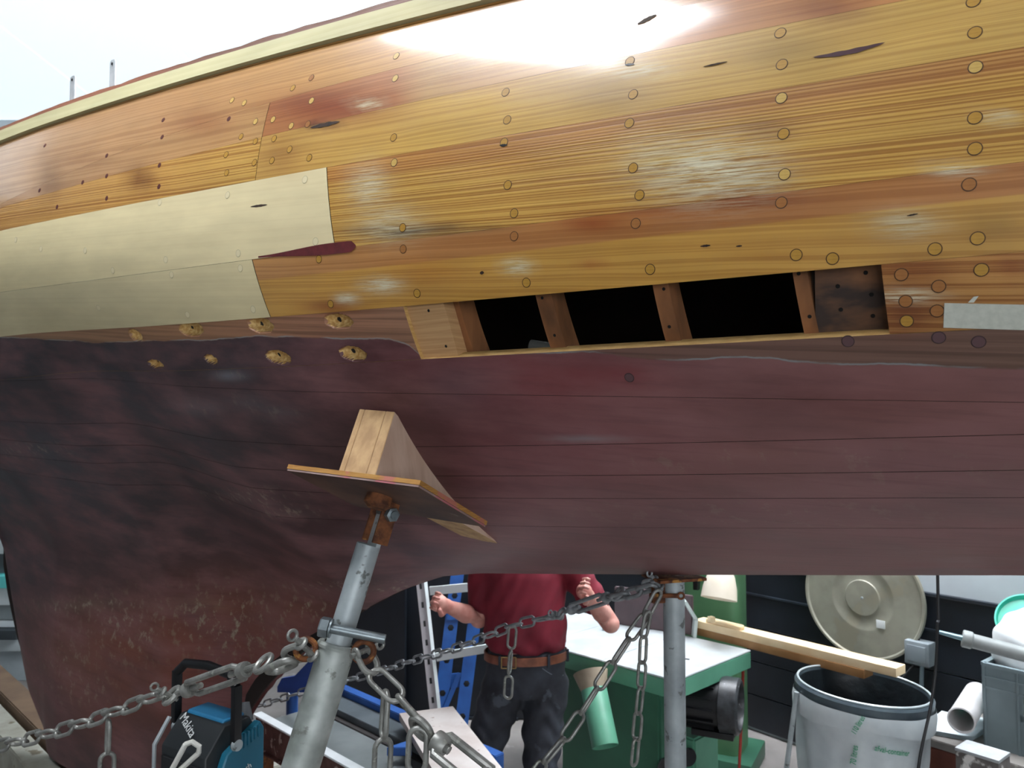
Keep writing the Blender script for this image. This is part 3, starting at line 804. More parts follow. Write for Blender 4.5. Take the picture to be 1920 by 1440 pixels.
def block(name, quadpx, m, d, th):
    bm = bmesh.new(); N = 6; A = []; B = []
    (x0, y0), (x1, y1), (x2, y2), (x3, y3) = quadpx
    for i in range(N+1):
        for j in range(N+1):
            a, b = i/N, j/N
            px = (x0*(1-a)+x1*a)*(1-b)+(x3*(1-a)+x2*a)*b; py = (y0*(1-a)+y1*a)*(1-b)+(y3*(1-a)+y2*a)*b
            s, v = hit(px, py); n = hnorm(s, v); A.append(bm.verts.new(surf(s, v)-n*d)); B.append(bm.verts.new(surf(s, v)-n*(d+th)))
    R = N+1
    for i in range(N):
        for j in range(N):
            bm.faces.new((A[i*R+j], A[i*R+j+1], A[(i+1)*R+j+1], A[(i+1)*R+j])); bm.faces.new((B[i*R+j], B[(i+1)*R+j], B[(i+1)*R+j+1], B[i*R+j+1]))
    for i in range(N):
        for (a, b) in ((i*R, (i+1)*R), (i*R+N, (i+1)*R+N), (i, i+1), (N*R+i, N*R+i+1)): bm.faces.new((A[a], A[b], B[b], B[a]))
    return fin(name, bm, m, boat, smooth=30)
m_oldblock = mat('stained_backing_block', '#80583a', '#3a2e28', rough=.8, scale=9, stretch=(1, 1, 2.5), bmp=.3)
blk = block('butt_block', ((1520,490),(1690,470),(1700,650),(1522,660)), m_oldblock, .026, .035)
for nx_, ny_ in ((1617,514),(1564,541),(1628,558),(1570,588),(1631,601)):
    s, v = hit(nx_, ny_); n = hnorm(s, v); P = surf(s, v)-n*.0254
    bm = bmesh.new(); lathe(bm, [(0, .0006), (.0026, .0006), (.0032, 0)], P, n, 10); fin('nail_hole', bm, m_nail, blk)
m_newblock = mat('pale_backing_block', '#c9a070', '#b58a5c', rough=.7, scale=5, stretch=(1, 1, 40), bmp=.4)
blk = block('butt_block', ((700,575),(824,564),(858,684),(740,690)), m_newblock, .010, .03)
for nx_, ny_ in ((798,584),(831,652)):
    s, v = hit(nx_, ny_); n = hnorm(s, v); P = surf(s, v)-n*.0094
    bm = bmesh.new(); lathe(bm, [(0, .0006), (.0026, .0006), (.0032, 0)], P, n, 10); fin('nail_hole', bm, m_nail, blk)
rib(800, 566, 832, 672, 34, m_rib, .05, d=.042)
for px_ in (1760, 640, 420):   # frames that hide behind the planking next to the opening
    pass
# dim fittings inside
m_tank = mat('grey_tank', '#4c5154', '#3c4043', rough=.5)
tank = thing('water_tank', 'grey rounded tank in the dark inside the hull opening', 'tank', surf(-.45, .3)+NV*.55-Vector((0, 0, .12)))
bm = bmesh.new(); bx(bm, (0, 0, 0), (.7, .3, .2), math.atan2(EV.y, EV.x), bev=.07); fin('tank_body', bm, m_tank, tank)
bm = bmesh.new(); lathe(bm, [(0, .03), (.03, .03), (.035, 0)], (0, 0, .1), (0, 0, 1), 16); fin('filler_cap', bm, m_black, tank)
eng = thing('engine', 'dark engine block with a pale pipe behind the left end of the hull opening', 'engine', surf(-1.0, .3)+NV*.45-Vector((0, 0, .1)))
bm = bmesh.new(); bx(bm, (0, 0, 0), (.34, .24, .18), math.atan2(EV.y, EV.x), bev=.02); fin('engine_block', bm, m_tank, eng)
bm = bmesh.new(); tube(bm, [(-.05, -.08, .16), (.1, -.14, .13), (.3, -.22, .06)], .016, 12); fin('exhaust_pipe', bm, mat('pale_pipe', '#8a8a84', rough=.4), eng)

# ================================================================ PROP, CHAINS
m_galv = mat('galvanised_pipe', '#b4bdbe', '#8f989a', rough=.45, metal=.2, scale=9, spots=('#6a6f6c', 30, .62), bmp=.15, bd=.001)
m_galvw = mat('whitewashed_pipe', '#bcc2bd', '#868d86', rough=.5, metal=.35, scale=9, spots=('#7d817a', 24, .6), bmp=.15, bd=.001)
m_rust = mat('rusty_steel', '#8a5530', '#4c2c1c', rough=.8, metal=.2, scale=40, spots=('#b08040', 30, .6), bmp=.4)
m_chain = mat('galvanised_chain', '#9b9c96', '#7a7b76', rough=.4, metal=.45, scale=30, spots=('#a2a49a', 60, .6))
m_chaind = mat('dull_chain', '#94989a', '#74787a', rough=.4, metal=.3, scale=30)
m_bolt = mat('zinc_bolt', '#9ba5a8', '#7c878a', rough=.35, metal=.8, scale=30)
m_ply = mat('plywood_face', '#6a5238', '#4a3626', rough=.6, scale=6, stretch=(1, 6, 1), spots=('#7d7468', 8, .62))
m_plyedge = mat('plywood_edge', '#b98a44', '#94622c', rough=.7, scale=8, stretch=(2, 2, 90), spots=('#b06a5a', 12, .55))
m_steelplate = mat('painted_steel_plate', '#a8908a', '#8a706a', rough=.5, metal=.1, scale=9, spots=('#b06a6e', 12, .5))
m_wedge = mat('wedge_timber', '#c6a272', '#a8845a', rough=.7, scale=7, stretch=(5, 5, 1), spots=('#8a6a58', 20, .68), bmp=.2)
m_wedgeside = mat('planed_timber', '#dcc0aa', '#c4a48e', rough=.65, scale=5, stretch=(4, 4, 1), bmp=.1)  # side face of the same timber, its colour lightened for the light on it

ptop = at(694, 1012, 1.77); pbot = at(563, 1440, 1.69)
pd = (ptop-pbot).normalized()
tfl = ptop.z/pd.z; pfoot = ptop - pd*tfl
prop = thing('boat_prop', 'galvanised adjustable pipe prop under the hull with a plywood head pad', 'prop', pfoot)
def loc(P): return P - pfoot
L_tot = (ptop-pfoot).length
pj = at(632, 1212, 1.725); lj = (pj-pfoot).dot(pd)
bm = bmesh.new(); R1, R2 = .0405, .0275
lathe(bm, [(R1-.006, 0), (R1, 0), (R1, lj), (R1-.003, lj+.003), (R2+.004, lj+.003), (R2+.004, lj-.05)], (0, 0, 0), pd, 40)
fin('outer_tube', bm, m_galvw, prop)
bm = bmesh.new(); lathe(bm, [(R1+.0, lj-.006), (R1+.004, lj-.006), (R1+.005, lj), (R1+.002, lj+.006), (R2+.004, lj+.006)], (0, 0, 0), pd, 40)
fin('collar_weld', bm, m_galvw, prop)
bm = bmesh.new(); lathe(bm, [(R2, lj-.3), (R2, L_tot-.012), (R2-.004, L_tot-.010), (R2-.006, L_tot-.012), (0.0, L_tot-.012)], (0, 0, 0), pd, 36)
fin('inner_tube', bm, m_galv, prop)
bm = bmesh.new(); lathe(bm, [(0, 0), (.11, 0), (.11, .01), (R1, .01)], (0, 0, 0), (0, 0, 1), 32); fin('foot_plate', bm, m_galv, prop)
side = pd.cross(Vector((0, -1, 0))).normalized()
if side.x < 0: side = -side
# through bolt with its hex head on the left
bc = loc(at(655, 1192, 1.665))
bdir = (at(722, 1206, 1.66)-at(605, 1183, 1.66)).normalized()
bm = bmesh.new()
hA = loc(at(612, 1185, 1.645)); hB = loc(at(718, 1206, 1.645))
off = Vector((0, .03, 0))
tube(bm, [hA+off, hB+off], .0105, 16); fin('pin_bolt', bm, m_bolt, prop)
bm = bmesh.new(); lathe(bm, [(0, -.022), (.020, -.022), (.022, -.019), (.022, -.002), (.012, 0), (0, 0)], hA+off, bdir, 6); fin('bolt_head', bm, m_bolt, prop, smooth=20)
bm = bmesh.new(); lathe(bm, [(.011, 0), (.02, 0), (.02, .004), (.011, .004)], hA+off, bdir, 20); fin('washer', bm, m_bolt, prop)
# chain lugs welded to both sides
def ring(bm, c, axis, R, r, n=28, k=10, a0=0, a1=2*PI, xd=None):
    M = frame(axis, up=xd if xd is not None else (0, 0, 1)); pts = []
    full_ = abs(a1-a0-2*PI) < 1e-6
    for i in range(n+(0 if full_ else 1)):
        a = a0+(a1-a0)*i/n; pts.append(Vector(c)+M@Vector((math.cos(a)*R, math.sin(a)*R, 0)))
    if full_:
        rings = []
        for i, p in enumerate(pts):
            rad = (p-Vector(c)).normalized(); ax = M@Vector((0, 0, 1))
            rings.append([bm.verts.new(p+(rad*math.cos(2*PI*j/k)+ax*math.sin(2*PI*j/k))*r) for j in range(k)])
        for a, b in zip(rings, rings[1:]+rings[:1]):
            for j in range(k): bm.faces.new((a[j], a[(j+1) % k], b[(j+1) % k], b[j]))
    else: tube(bm, pts, r, k)
lugL = at(573, 1217, 1.70); lugR = at(682, 1222, 1.68)
for nm, P in (('chain_lug', lugL), ('chain_lug', lugR)):
    bm = bmesh.new(); ring(bm, loc(P), Vector((.2, -1, .15)), .021, .0065)
    fin(nm, bm, m_rust, prop)
# fork head with its bolt
fk = loc(at(712, 985, 1.775)); up_ = pd
perp = Vector((-.62, .78, 0)); perp = (perp-up_*perp.dot(up_)).normalized(); fw = up_.cross(perp)
if fw.y > 0: fw = -fw
bm = bmesh.new(); bx(bm, fk - up_*.012 + fw*.0, (.044, .012, .075), rot=Matrix((perp, fw, up_)).transposed(), bev=.002); fin('tongue', bm, m_galv, prop)
for sgn, mm in ((1, m_rust), (-1, m_rust)):
    bm = bmesh.new(); 
    bx(bm, fk + perp*(.024*sgn) + up_*.022, (.006, .04, .125), rot=Matrix((perp, fw, up_)).transposed(), bev=.0015); fin('fork_plate', bm, mm, prop)
hb = fk - perp*.040 + up_*.030
bm = bmesh.new(); lathe(bm, [(0, -.060), (.009, -.060), (.009, .012), (0, .012)], hb, perp*-1, 16); fin('fork_bolt', bm, m_bolt, prop)
bm = bmesh.new(); lathe(bm, [(.009, -.008), (.0165, -.008), (.0165, .006), (.009, .008)], hb, perp*-1, 6); fin('fork_nut', bm, m_bolt, prop, smooth=20)
# the pad: steel plate below, plywood above, wedge on top. plane square to the pipe
pn = Vector((.20, .30, .93)).normalized()
def onplane(px, py, P0, n):
    r = ray(px, py); o = Vector((0, 0, CAMZ)); t = (P0-o).dot(n)/r.dot(n); return o+r*t
A_ = hitP(742, 770, .004); B_ = hitP(934, 1017, .003); W_ = EV
# plane through the wedge's lower edge
P0 = at(703, 893, 1.62); pn = ((B_-P0).cross(at(632, 884, 1.665)-P0)).normalized()
if pn.z < 0: pn = -pn
cor = [onplane(x_, y_, P0, pn) for x_, y_ in ((541, 870), (789, 900), (914, 977), (668, 938))]
def slab(name, cor, z0, z1, mats, grow=1.0):
    bm = bmesh.new(); cen = sum(cor, Vector())/4
    a = [bm.verts.new(loc(cen+(c-cen)*grow + pn*z0)) for c in cor]; b = [bm.verts.new(loc(cen+(c-cen)*grow + pn*z1)) for c in cor]
    f = bm.faces.new(a[::-1]); g = bm.faces.new(b)
    for k in range(4):
        h = bm.faces.new((a[k], a[(k+1) % 4], b[(k+1) % 4], b[k])); h.material_index = 1
    return fin(name, bm, mats, prop, smooth=None)
slab('plywood_pad', cor, -.0105, -.0005, [m_ply, m_plyedge])
slab('steel_pad', cor, -.015, -.0108, [mat('rusty_plate_underside', '#6a4a38', '#3e2a20', rough=.6, metal=.1, scale=7, stretch=(1, 1, 1), spots=('#7c6c60', 9, .66)), m_steelplate], .992)
hg = fk + up_*.072
bm = bmesh.new(); lathe(bm, [(0, .0), (.03, .0), (.032, -.02), (.02, -.03), (0, -.03)], loc(onplane(716, 918, P0, pn)) - pn*.014, pn, 20); fin('head_boss', bm, m_rust, prop)
# wedge (own thing, lies on the pad against the hull)
wth = .076
wx = (at(632, 880, 1.665)-at(703, 889, 1.62)); wx = wx.normalized()
TR, BR, AP = A_, P0, B_
top2 = A_ + (P0-A_)*.0
wedge = thing('timber_wedge', 'pale triangular timber wedge between the plywood pad and the red hull', 'wedge', P0)
fr = [BR, TR, TR + (AP-TR)*.16 + (TR-BR)*.04, AP]      # side outline, right face
lam = [0, .024, .082, .098]
ws = wx
for k, (l0, l1) in enumerate(zip(lam, lam[1:])):
    bm = bmesh.new()
    g = .0004
    a = [bm.verts.new(p - P0 + ws*(l0+g)) for p in fr]; b = [bm.verts.new(p - P0 + ws*(l1-g)) for p in fr]
    f = bm.faces.new(a); f.material_index = 1; bm.faces.new(b[::-1])
    for i in range(4): bm.faces.new((a[i], a[(i+1) % 4], b[(i+1) % 4], b[i]))
    bmesh.ops.bevel(bm, geom=list(bm.edges), offset=.0012, segments=1, affect='EDGES')
    fin('laminate', bm, [m_wedge, m_wedgeside], wedge, smooth=None)

# ---- chains
_lm = {}
def link_mesh(L, W, r, m):
    key = (L, W, r, m.name)
    if key in _lm: return _lm[key]
    bm = bmesh.new(); pts = []; R = W/2-r; h = L/2-r-R
    for i in range(9): a = PI*i/8; pts.append(Vector((R*math.cos(a), 0, h+R*math.sin(a))))
    for i in range(9): a = PI+PI*i/8; pts.append(Vector((R*math.cos(a), 0, -h+R*math.sin(a))))
    N = len(pts); rings = []
    for i, p in enumerate(pts):
        d = (pts[(i+1) % N]-pts[i-1]).normalized(); x = Vector((0, 1, 0)); y = d.cross(x)
        rings.append([bm.verts.new(p+(x*math.cos(2*PI*k/8)+y*math.sin(2*PI*k/8))*r) for k in range(8)])
    for a, b in zip(rings, rings[1:]+rings[:1]):
        for k in range(8): bm.faces.new((a[k], a[(k+1) % 8], b[(k+1) % 8], b[k]))
    bmesh.ops.recalc_face_normals(bm, faces=bm.faces)
    me = bpy.data.meshes.new('link'); bm.to_mesh(me); bm.free(); shade(me); me.materials.append(m); _lm[key] = me; return me
def resample(pts, step):
    pts = [Vector(p) for p in pts]
    # catmull-rom then even spacing
    dense = []
    for i in range(len(pts)-1):
        p0 = pts[max(i-1, 0)]; p1 = pts[i]; p2 = pts[i+1]; p3 = pts[min(i+2, len(pts)-1)]
        for k in range(20):
            t = k/20; dense.append(.5*((2*p1)+(p2-p0)*t+(2*p0-5*p1+4*p2-p3)*t*t+(-p0+3*p1-3*p2+p3)*t**3))
    dense.append(pts[-1]); L = [0]
    for a, b in zip(dense, dense[1:]): L.append(L[-1]+(b-a).length)
    n = max(1, round(L[-1]/step)); out = []
    for i in range(n+1):
        d = L[-1]*i/n; j = min(int(np.searchsorted(L, d, side='right'))-1, len(dense)-2)
        t = (d-L[j])/max(L[j+1]-L[j], 1e-9); out.append(dense[j].lerp(dense[j+1], t))
    return out
def links(parent, org, pts, L, W, r, m, phase=0.0, tw=PI/2):
    me = link_mesh(L, W, r, m); P = resample(pts, L-2*r-.001)
    for i, (a, b) in enumerate(zip(P, P[1:])):
        o = bpy.data.objects.new('link', me); C.objects.link(o); o.parent = parent
        mid = (a+b)/2 - org; d = b-a
        o.matrix_local = Matrix.Translation(mid) @ frame(d).to_4x4() @ Matrix.Rotation(phase+i*tw+random.uniform(-.16, .16), 4, 'Z')
    return P
def turnbuckle(parent, org, a, b, r, m, phase=0.0, name='turnbuckle'):
    """open-body rigging screw between a and b"""
    d = b-a; L = d.length; M = frame(d)@Matrix.Rotation(phase, 3, 'Z'); x = M.col[0]; 
    o0 = a-org; dn = d.normalized()
    bm = bmesh.new(); w = r*2.0
    for sg in (1, -1):
        tube(bm, [o0+dn*L*.20+x*w*.3*sg, o0+dn*L*.25+x*w*sg, o0+dn*L*.75+x*w*sg, o0+dn*L*.80+x*w*.3*sg], r*.72, 10)
    lathe(bm, [(r*.8, 0), (r*1.7, 0), (r*1.8, r*.4), (r*1.8, r*1.8), (r*1.4, r*2.4), (r*.8, r*2.4)], o0+dn*(L*.17), dn, 16)
    lathe(bm, [(r*.8, 0), (r*1.4, 0), (r*1.8, r*.6), (r*1.8, r*2.0), (r*1.7, r*2.4), (r*.8, r*2.4)], o0+dn*(L*.83-r*2.4), dn, 16)
    body = fin(name, bm, m, parent)
    for s_, e in ((0, 1), (1, -1)):
        bm = bmesh.new(); base = o0+dn*(L*s_); q = dn*e
        tube(bm, [base+q*r*2.0, base+q*L*.34], r*.72, 10)
        ring(bm, base, x, r*2.1, r*.62)
        fin('eye_screw', bm, m, parent)
def shackle(parent, org, c, d, W, r, m, roll=0.0):
    """bow shackle opening along d, pin across"""
    M = frame(d)@Matrix.Rotation(roll, 3, 'Z'); x = M.col[0]; z = M.col[2]; bm = bmesh.new(); c = c-org
    pts = [c+x*W/2-z*W*.7]
    for i in range(11):
        a = PI*i/10; pts.append(c+x*math.cos(a)*W/2+z*math.sin(a)*W*.62)
    pts.append(c-x*W/2-z*W*.7)
    tube(bm, pts, r, 10)
    for sg in (1, -1): ring(bm, c+x*sg*W/2-z*W*.8, x, r*1.5, r*.7)
    fin('shackle', bm, m, parent)
    bm = bmesh.new(); tube(bm, [c+x*(W/2+r*2.6)-z*W*.8, c-x*(W/2+r*2)-z*W*.8], r*.85, 10)
    ring(bm, c+x*(W/2+r*4)-z*W*.8, frame(x).col[0], r*1.4, r*.5)
    fin('shackle_pin', bm, m, parent)
LB = dict(L=.094, W=.044, r=.0057); LS = dict(L=.076, W=.033, r=.0042)
# left chain
o_ = lugL.copy()
ch = thing('chain', 'heavy galvanised chain running from the near prop towards the lower left corner', 'chain', o_)
shackle(ch, o_, at(553, 1226, 1.70), at(520, 1236, 1.72)-at(560, 1222, 1.70), .042, .0075, m_chain, .9)
links(ch, o_, [at(556, 1236, 1.69), at(500, 1262, 1.72)], L=.085, W=.054, r=.0085, m=m_chain, phase=.5)
a, b = at(494, 1244, 1.74), at(322, 1304, 1.92)
turnbuckle(ch, o_, a, b, .0105, m_chain, .9)
shackle(ch, o_, at(306, 1304, 1.935), at(270, 1312, 2.0)-at(310, 1304, 1.93), .032, .006, m_chain, .7)
links(ch, o_, [at(300, 1303, 1.95), at(240, 1325, 2.02), at(150, 1358, 2.13), at(60, 1384, 2.24), at(-30, 1404, 2.36), at(-160, 1425, 2.5)], m=m_chain, phase=.6, **LB)
q = at(204, 1350, 2.05)
links(ch, o_, [q, q-Vector((.002, 0, .12)), q-Vector((.004, 0, .42))], m=m_chain, phase=.9, **LB)
# right chain from the near prop
o_ = lugR.copy()
ch = thing('chain', 'heavy galvanised chain hanging from the near prop down to the right', 'chain', o_)
shackle(ch, o_, at(692, 1244, 1.67), at(712, 1285, 1.65)-at(690, 1240, 1.67), .036, .0068, m_chain, .2)
links(ch, o_, [at(700, 1262, 1.66), at(745, 1305, 1.63), at(795, 1362, 1.60)], L=.098, W=.048, r=.006, m=m_chain, phase=.7)
P = links(ch, o_, [at(724, 1295, 1.64), at(718, 1400, 1.63), at(712, 1560, 1.63)], L=.104, W=.046, r=.0058, m=m_chain, phase=1.2)
a, b = at(790, 1366, 1.60), at(950, 1495, 1.50)
turnbuckle(ch, o_, a, b, .0125, m_chain, .5)
links(ch, o_, [at(785, 1356, 1.585), at(780, 1460, 1.58), at(776, 1560, 1.58)], L=.098, W=.048, r=.006, m=m_chain, phase=.1)
links(ch, o_, [b, at(1010, 1560, 1.46)], L=.098, W=.048, r=.006, m=m_chain)
# far pole
POLE = at(1263, 1084, 2.13)
hz = POLE.z
pole = thing('support_pole', 'galvanised upright pole under the middle of the hull', 'pole', (POLE.x, POLE.y, 0))
bm = bmesh.new(); lathe(bm, [(0, .0), (.029, 0), (.029, hz-.004), (.026, hz), (0, hz)], n=32); fin('tube', bm, m_galv, pole)
bm = bmesh.new(); lathe(bm, [(0, 0), (.09, 0), (.09, .01), (.029, .01)], n=28); fin('foot_plate', bm, m_galv, pole)
bm = bmesh.new(); bx(bm, (0, 0, hz+.003), (.14, .11, .008), .3, bev=.002); fin('head_plate', bm, m_rust, pole)
bm = bmesh.new(); bx(bm, (-.043, -.01, hz-.035), (.04, .012, .06), .2, bev=.004); bx(bm, (-.05, .012, hz-.03), (.03, .012, .05), .2, bev=.004); fin('chain_lug', bm, m_rust, pole)
bm = bmesh.new(); tube(bm, [(-.07, -.03, hz-.04), (.004, -.036, hz-.04)], .006, 10); ring(bm, (.012, -.036, hz-.04), (0, 1, 0), .008, .003); fin('lug_pin', bm, m_rust, pole)
# chain across to the far side
o_ = at(1228, 1100, 2.12)
ch = thing('chain', 'thin chain slung from the support pole across in front of the man', 'chain', o_)
shackle(ch, o_, at(1218, 1096, 2.12), at(1180, 1104, 2.17)-at(1225, 1096, 2.12), .03, .006, m_chaind, .9)
links(ch, o_, [at(1226, 1100, 2.11), at(1150, 1122, 2.2)], L=.07, W=.038, r=.006, m=m_chaind, phase=.6)
turnbuckle(ch, o_, at(1160, 1112, 2.2), at(1052, 1150, 2.42), .0085, m_chaind, .8)
shackle(ch, o_, at(1034, 1157, 2.46), at(1000, 1165, 2.5)-at(1040, 1155, 2.45), .032, .0055, m_chaind, .4)
links(ch, o_, [at(1030, 1158, 2.48), at(965, 1172, 2.6), at(900, 1198, 2.75), at(840, 1220, 2.9), at(770, 1240, 3.1), at(700, 1262, 3.3), at(600, 1288, 3.52), at(540, 1306, 3.66), at(450, 1334, 3.9)], L=.082, W=.038, r=.0045, m=m_chaind, phase=.3)
q = at(962, 1172, 2.6)
links(ch, o_, [q, at(956, 1240, 2.6), at(952, 1312, 2.6)], L=.082, W=.036, r=.0046, m=m_chain, phase=.3)
# diagonal chain from the pole and its loose tail
o_ = at(1228, 1105, 2.10)
ch = thing('chain', 'slack chain dropping from the support pole diagonally down to the lower left', 'chain', o_)
links(ch, o_, [at(1236, 1108, 2.08), at(1214, 1150, 2.08), at(1178, 1200, 2.06), at(1120, 1290, 2.03), at(1065, 1375, 2.0), at(1012, 1440, 1.97), at(950, 1530, 1.93)], L=.088, W=.038, r=.0048, m=m_chain, phase=.9)
o2 = at(1218, 1140, 2.06)
ch = thing('chain', 'loose chain end hanging straight down to the left of the support pole', 'chain', o2)
links(ch, o2, [at(1216, 1148, 2.05), at(1206, 1200, 2.05), at(1204, 1260, 2.05), at(1197, 1340, 2.05), at(1189, 1434, 2.05)], L=.078, W=.034, r=.0042, m=m_chain, phase=.9)

# ================================================================ THE MAN
def ell_loft(bm, secs, n=20):
    """secs: (centre, rx, ry, yaw) stacked rings joined and capped"""
    rings = []
    for c, rx, ry, yaw in secs:
        c = Vector(c); rings.append([bm.verts.new(c+Vector((math.cos(2*PI*k/n)*rx*math.cos(yaw)-math.sin(2*PI*k/n)*ry*math.sin(yaw), math.cos(2*PI*k/n)*rx*math.sin(yaw)+math.sin(2*PI*k/n)*ry*math.cos(yaw), 0))) for k in range(n)])
    for a, b in zip(rings, rings[1:]):
        for k in range(n): bm.faces.new((a[k], a[(k+1) % n], b[(k+1) % n], b[k]))
    bm.faces.new(rings[0][::-1]); bm.faces.new(rings[-1])
def ball(bm, c, r, s=(1, 1, 1)):
    q = bmesh.ops.create_icosphere(bm, subdivisions=3, radius=r)
    for v in q['verts']: v.co = Vector((v.co.x*s[0], v.co.y*s[1], v.co.z*s[2]))+Vector(c)
def limb(bm, pts, rs):
    tube(bm, pts, list(rs), 14)
    for p, r in zip(pts, rs): ball(bm, p, r*.98)
def remesh(name, bm, vox, m, parent, smooth=6, disp=None):
    me = bpy.data.meshes.new('tmp'); bmesh.ops.recalc_face_normals(bm, faces=bm.faces); bm.to_mesh(me); bm.free()
    o = bpy.data.objects.new('tmp', me); C.objects.link(o)
    md = o.modifiers.new('r', 'REMESH'); md.mode = 'VOXEL'; md.voxel_size = vox
    if smooth:
        sm = o.modifiers.new('s', 'SMOOTH'); sm.iterations = smooth; sm.factor = .5
    bpy.context.view_layer.update()
    m2 = bpy.data.meshes.new_from_object(o.evaluated_get(bpy.context.evaluated_depsgraph_get()))
    bpy.data.objects.remove(o); m2.name = name; m2.materials.clear(); m2.materials.append(m)
    if disp:
        for v in m2.vertices: v.co += v.normal*disp(v.co)
    shade(m2); r = bpy.data.objects.new(name, m2); C.objects.link(r); r.parent = parent; return r
m_skin = mat('skin', '#cf9a8c', '#b9776c', rough=.55, scale=14)
m_shirt = mat('maroon_shirt', '#7a1a2c', '#641424', rough=.85, scale=6, bmp=.1)
m_trous = mat('charcoal_work_trousers', '#3c4048', '#26282e', rough=.85, scale=7, spots=('#474c54', 12, .62), bmp=.15)
m_belt = mat('brown_leather', '#8a5238', '#6a3a26', rough=.5, scale=20)
m_hair = mat('grey_hair', '#9a948c', '#77716a', rough=.8, scale=80)
MAN = Vector((.03, 3.62, 0))
man = thing('person', 'person in a maroon shirt and dark trousers with a brown belt, standing behind the boat', 'person', MAN)
yaw = .12
hipL, hipR = (-.06, 0, .90), (.13, 0, .90)
kneeL, kneeR = (-.17, -.03, .50), (.10, -.04, .50); footL, footR = (-.24, .02, .09), (.13, .02, .09)
shL, shR = (-.155, .0, 1.41), (.215, .0, 1.41); elL, elR = (-.185, .03, 1.125), (.425, -.02, 1.115)
haL, haR = (-.325, -.13, 1.225), (.30, -.22, 1.29)
bm = bmesh.new()
ell_loft(bm, [((.035, 0, .84), .14, .095, yaw), ((.035, 0, .95), .155, .105, yaw), ((.035, 0, 1.05), .155, .115, yaw), ((.03, 0, 1.2), .165, .12, yaw), ((.03, 0, 1.34), .18, .11, yaw), ((.03, 0, 1.43), .14, .085, yaw), ((.03, 0, 1.47), .06, .06, yaw)])
limb(bm, [(.03, 0, 1.44), (.03, -.01, 1.50), (.03, -.015, 1.56)], [.06, .055, .055])
for a, b, c, f in ((hipL, kneeL, footL, -1), (hipR, kneeR, footR, 1)):
    limb(bm, [a, ((a[0]+b[0])/2, 0, .7), b, ((b[0]+c[0])/2, .01, .33), c], [.078, .070, .052, .050, .038])
    limb(bm, [c, (c[0]+f*.01, -.10, .05), (c[0]+f*.015, -.16, .04)], [.04, .036, .03])
for a, b, c in ((shL, elL, haL), (shR, elR, haR)):
    m1 = tuple((p+q)/2 for p, q in zip(a, b)); m2_ = tuple(p*.6+q*.4 for p, q in zip(b, c)); w_ = tuple(p*.12+q*.88 for p, q in zip(b, c))
    limb(bm, [a, m1, b, m2_, w_], [.055, .05, .043, .044, .030])
    # palm and fingers, loosely closed
    d = (Vector(c)-Vector(b)).normalized(); sd = Vector((0, 0, 1)).cross(d).normalized(); up = d.cross(sd)
    pal = Vector(c)+d*.03
    limb(bm, [Vector(w_), Vector(c)-d*.005, pal+d*.02], [.028, .032, .030]); ball(bm, pal+d*.01, .036, (1, 1, 1))
    for i, (off_, ln) in enumerate(((-.033, .036), (-.011, .043), (.011, .040), (.033, .031))):
        k0 = pal+d*.035+up*off_; k1 = k0+d*ln*.9+sd*.008; k2 = k1+(d*.35+sd).normalized()*ln*.7; k3 = k2+(sd*.8-d*.7).normalized()*ln*.5
        tube(bm, [k0-d*.02, k0, k1, k2, k3], [.0088, .0088, .0082, .0076, .007], 8)
    t0 = Vector(c)-up*.028; tube(bm, [t0, t0-up*.018+d*.025+sd*.012, t0-up*.012+d*.05+sd*.028, t0+d*.068+sd*.034], [.014, .0125, .011, .009], 8)
# head
hc = Vector((.03, -.03, 1.645))
ball(bm, hc, .098, (.80, .98, 1.18)); ball(bm, hc+Vector((0, -.035, -.06)), .055, (.95, 1, 1)); ball(bm, hc+Vector((0, -.105, -.012)), .014, (1, 1.4, 1.9))
for sx in (-1, 1):
    ball(bm, hc+Vector((sx*.08, 0, -.005)), .022, (.4, .8, 1.3)); ball(bm, hc+Vector((sx*.03, -.086, .022)), .016, (1.3, .6, .5))
body = remesh('body', bm, .0046, m_skin, man, 3)
bm = bmesh.new()
for sx in (-1, 1): ball(bm, hc+Vector((sx*.031, -.082, .006)), .0115)
fin('eyes', bm, mat('eye_white', '#d8d4cc', '#3a3028', rough=.2, scale=60), man)
bm = bmesh.new(); ball(bm, hc+Vector((0, -.088, -.058)), .022, (1.0, .25, .22)); fin('mouth', bm, mat('lips', '#a0584e', rough=.5), man)
bm = bmesh.new(); ball(bm, hc+Vector((0, .022, .03)), .103, (.82, .92, 1.05)); remesh('hair', bm, .01, m_hair, man, 2, lambda c: .003*math.sin(c.x*300)*math.sin(c.z*260))
# shirt
bm = bmesh.new()
ell_loft(bm, [((.035, 0, 1.0), .180, .128, yaw), ((.035, 0, 1.03), .196, .138, yaw), ((.033, -.004, 1.10), .192, .142, yaw), ((.03, -.004, 1.2), .188, .14, yaw), ((.03, 0, 1.34), .196, .127, yaw), ((.03, 0, 1.43), .150, .098, yaw), ((.03, 0, 1.475), .072, .07, yaw)])
for a, b in ((shL, elL), (shR, elR)):
    e = tuple(p*.35+q*.65 for p, q in zip(a, b)); limb(bm, [a, e], [.072, .068])
def folds(c): return .006*math.sin(c.x*46+c.z*30+2*math.sin(c.z*19))*sstep(1.3, 1.02, c.z)+.003*math.sin(c.x*90-c.z*50)
remesh('shirt', bm, .009, m_shirt, man, 6, folds)
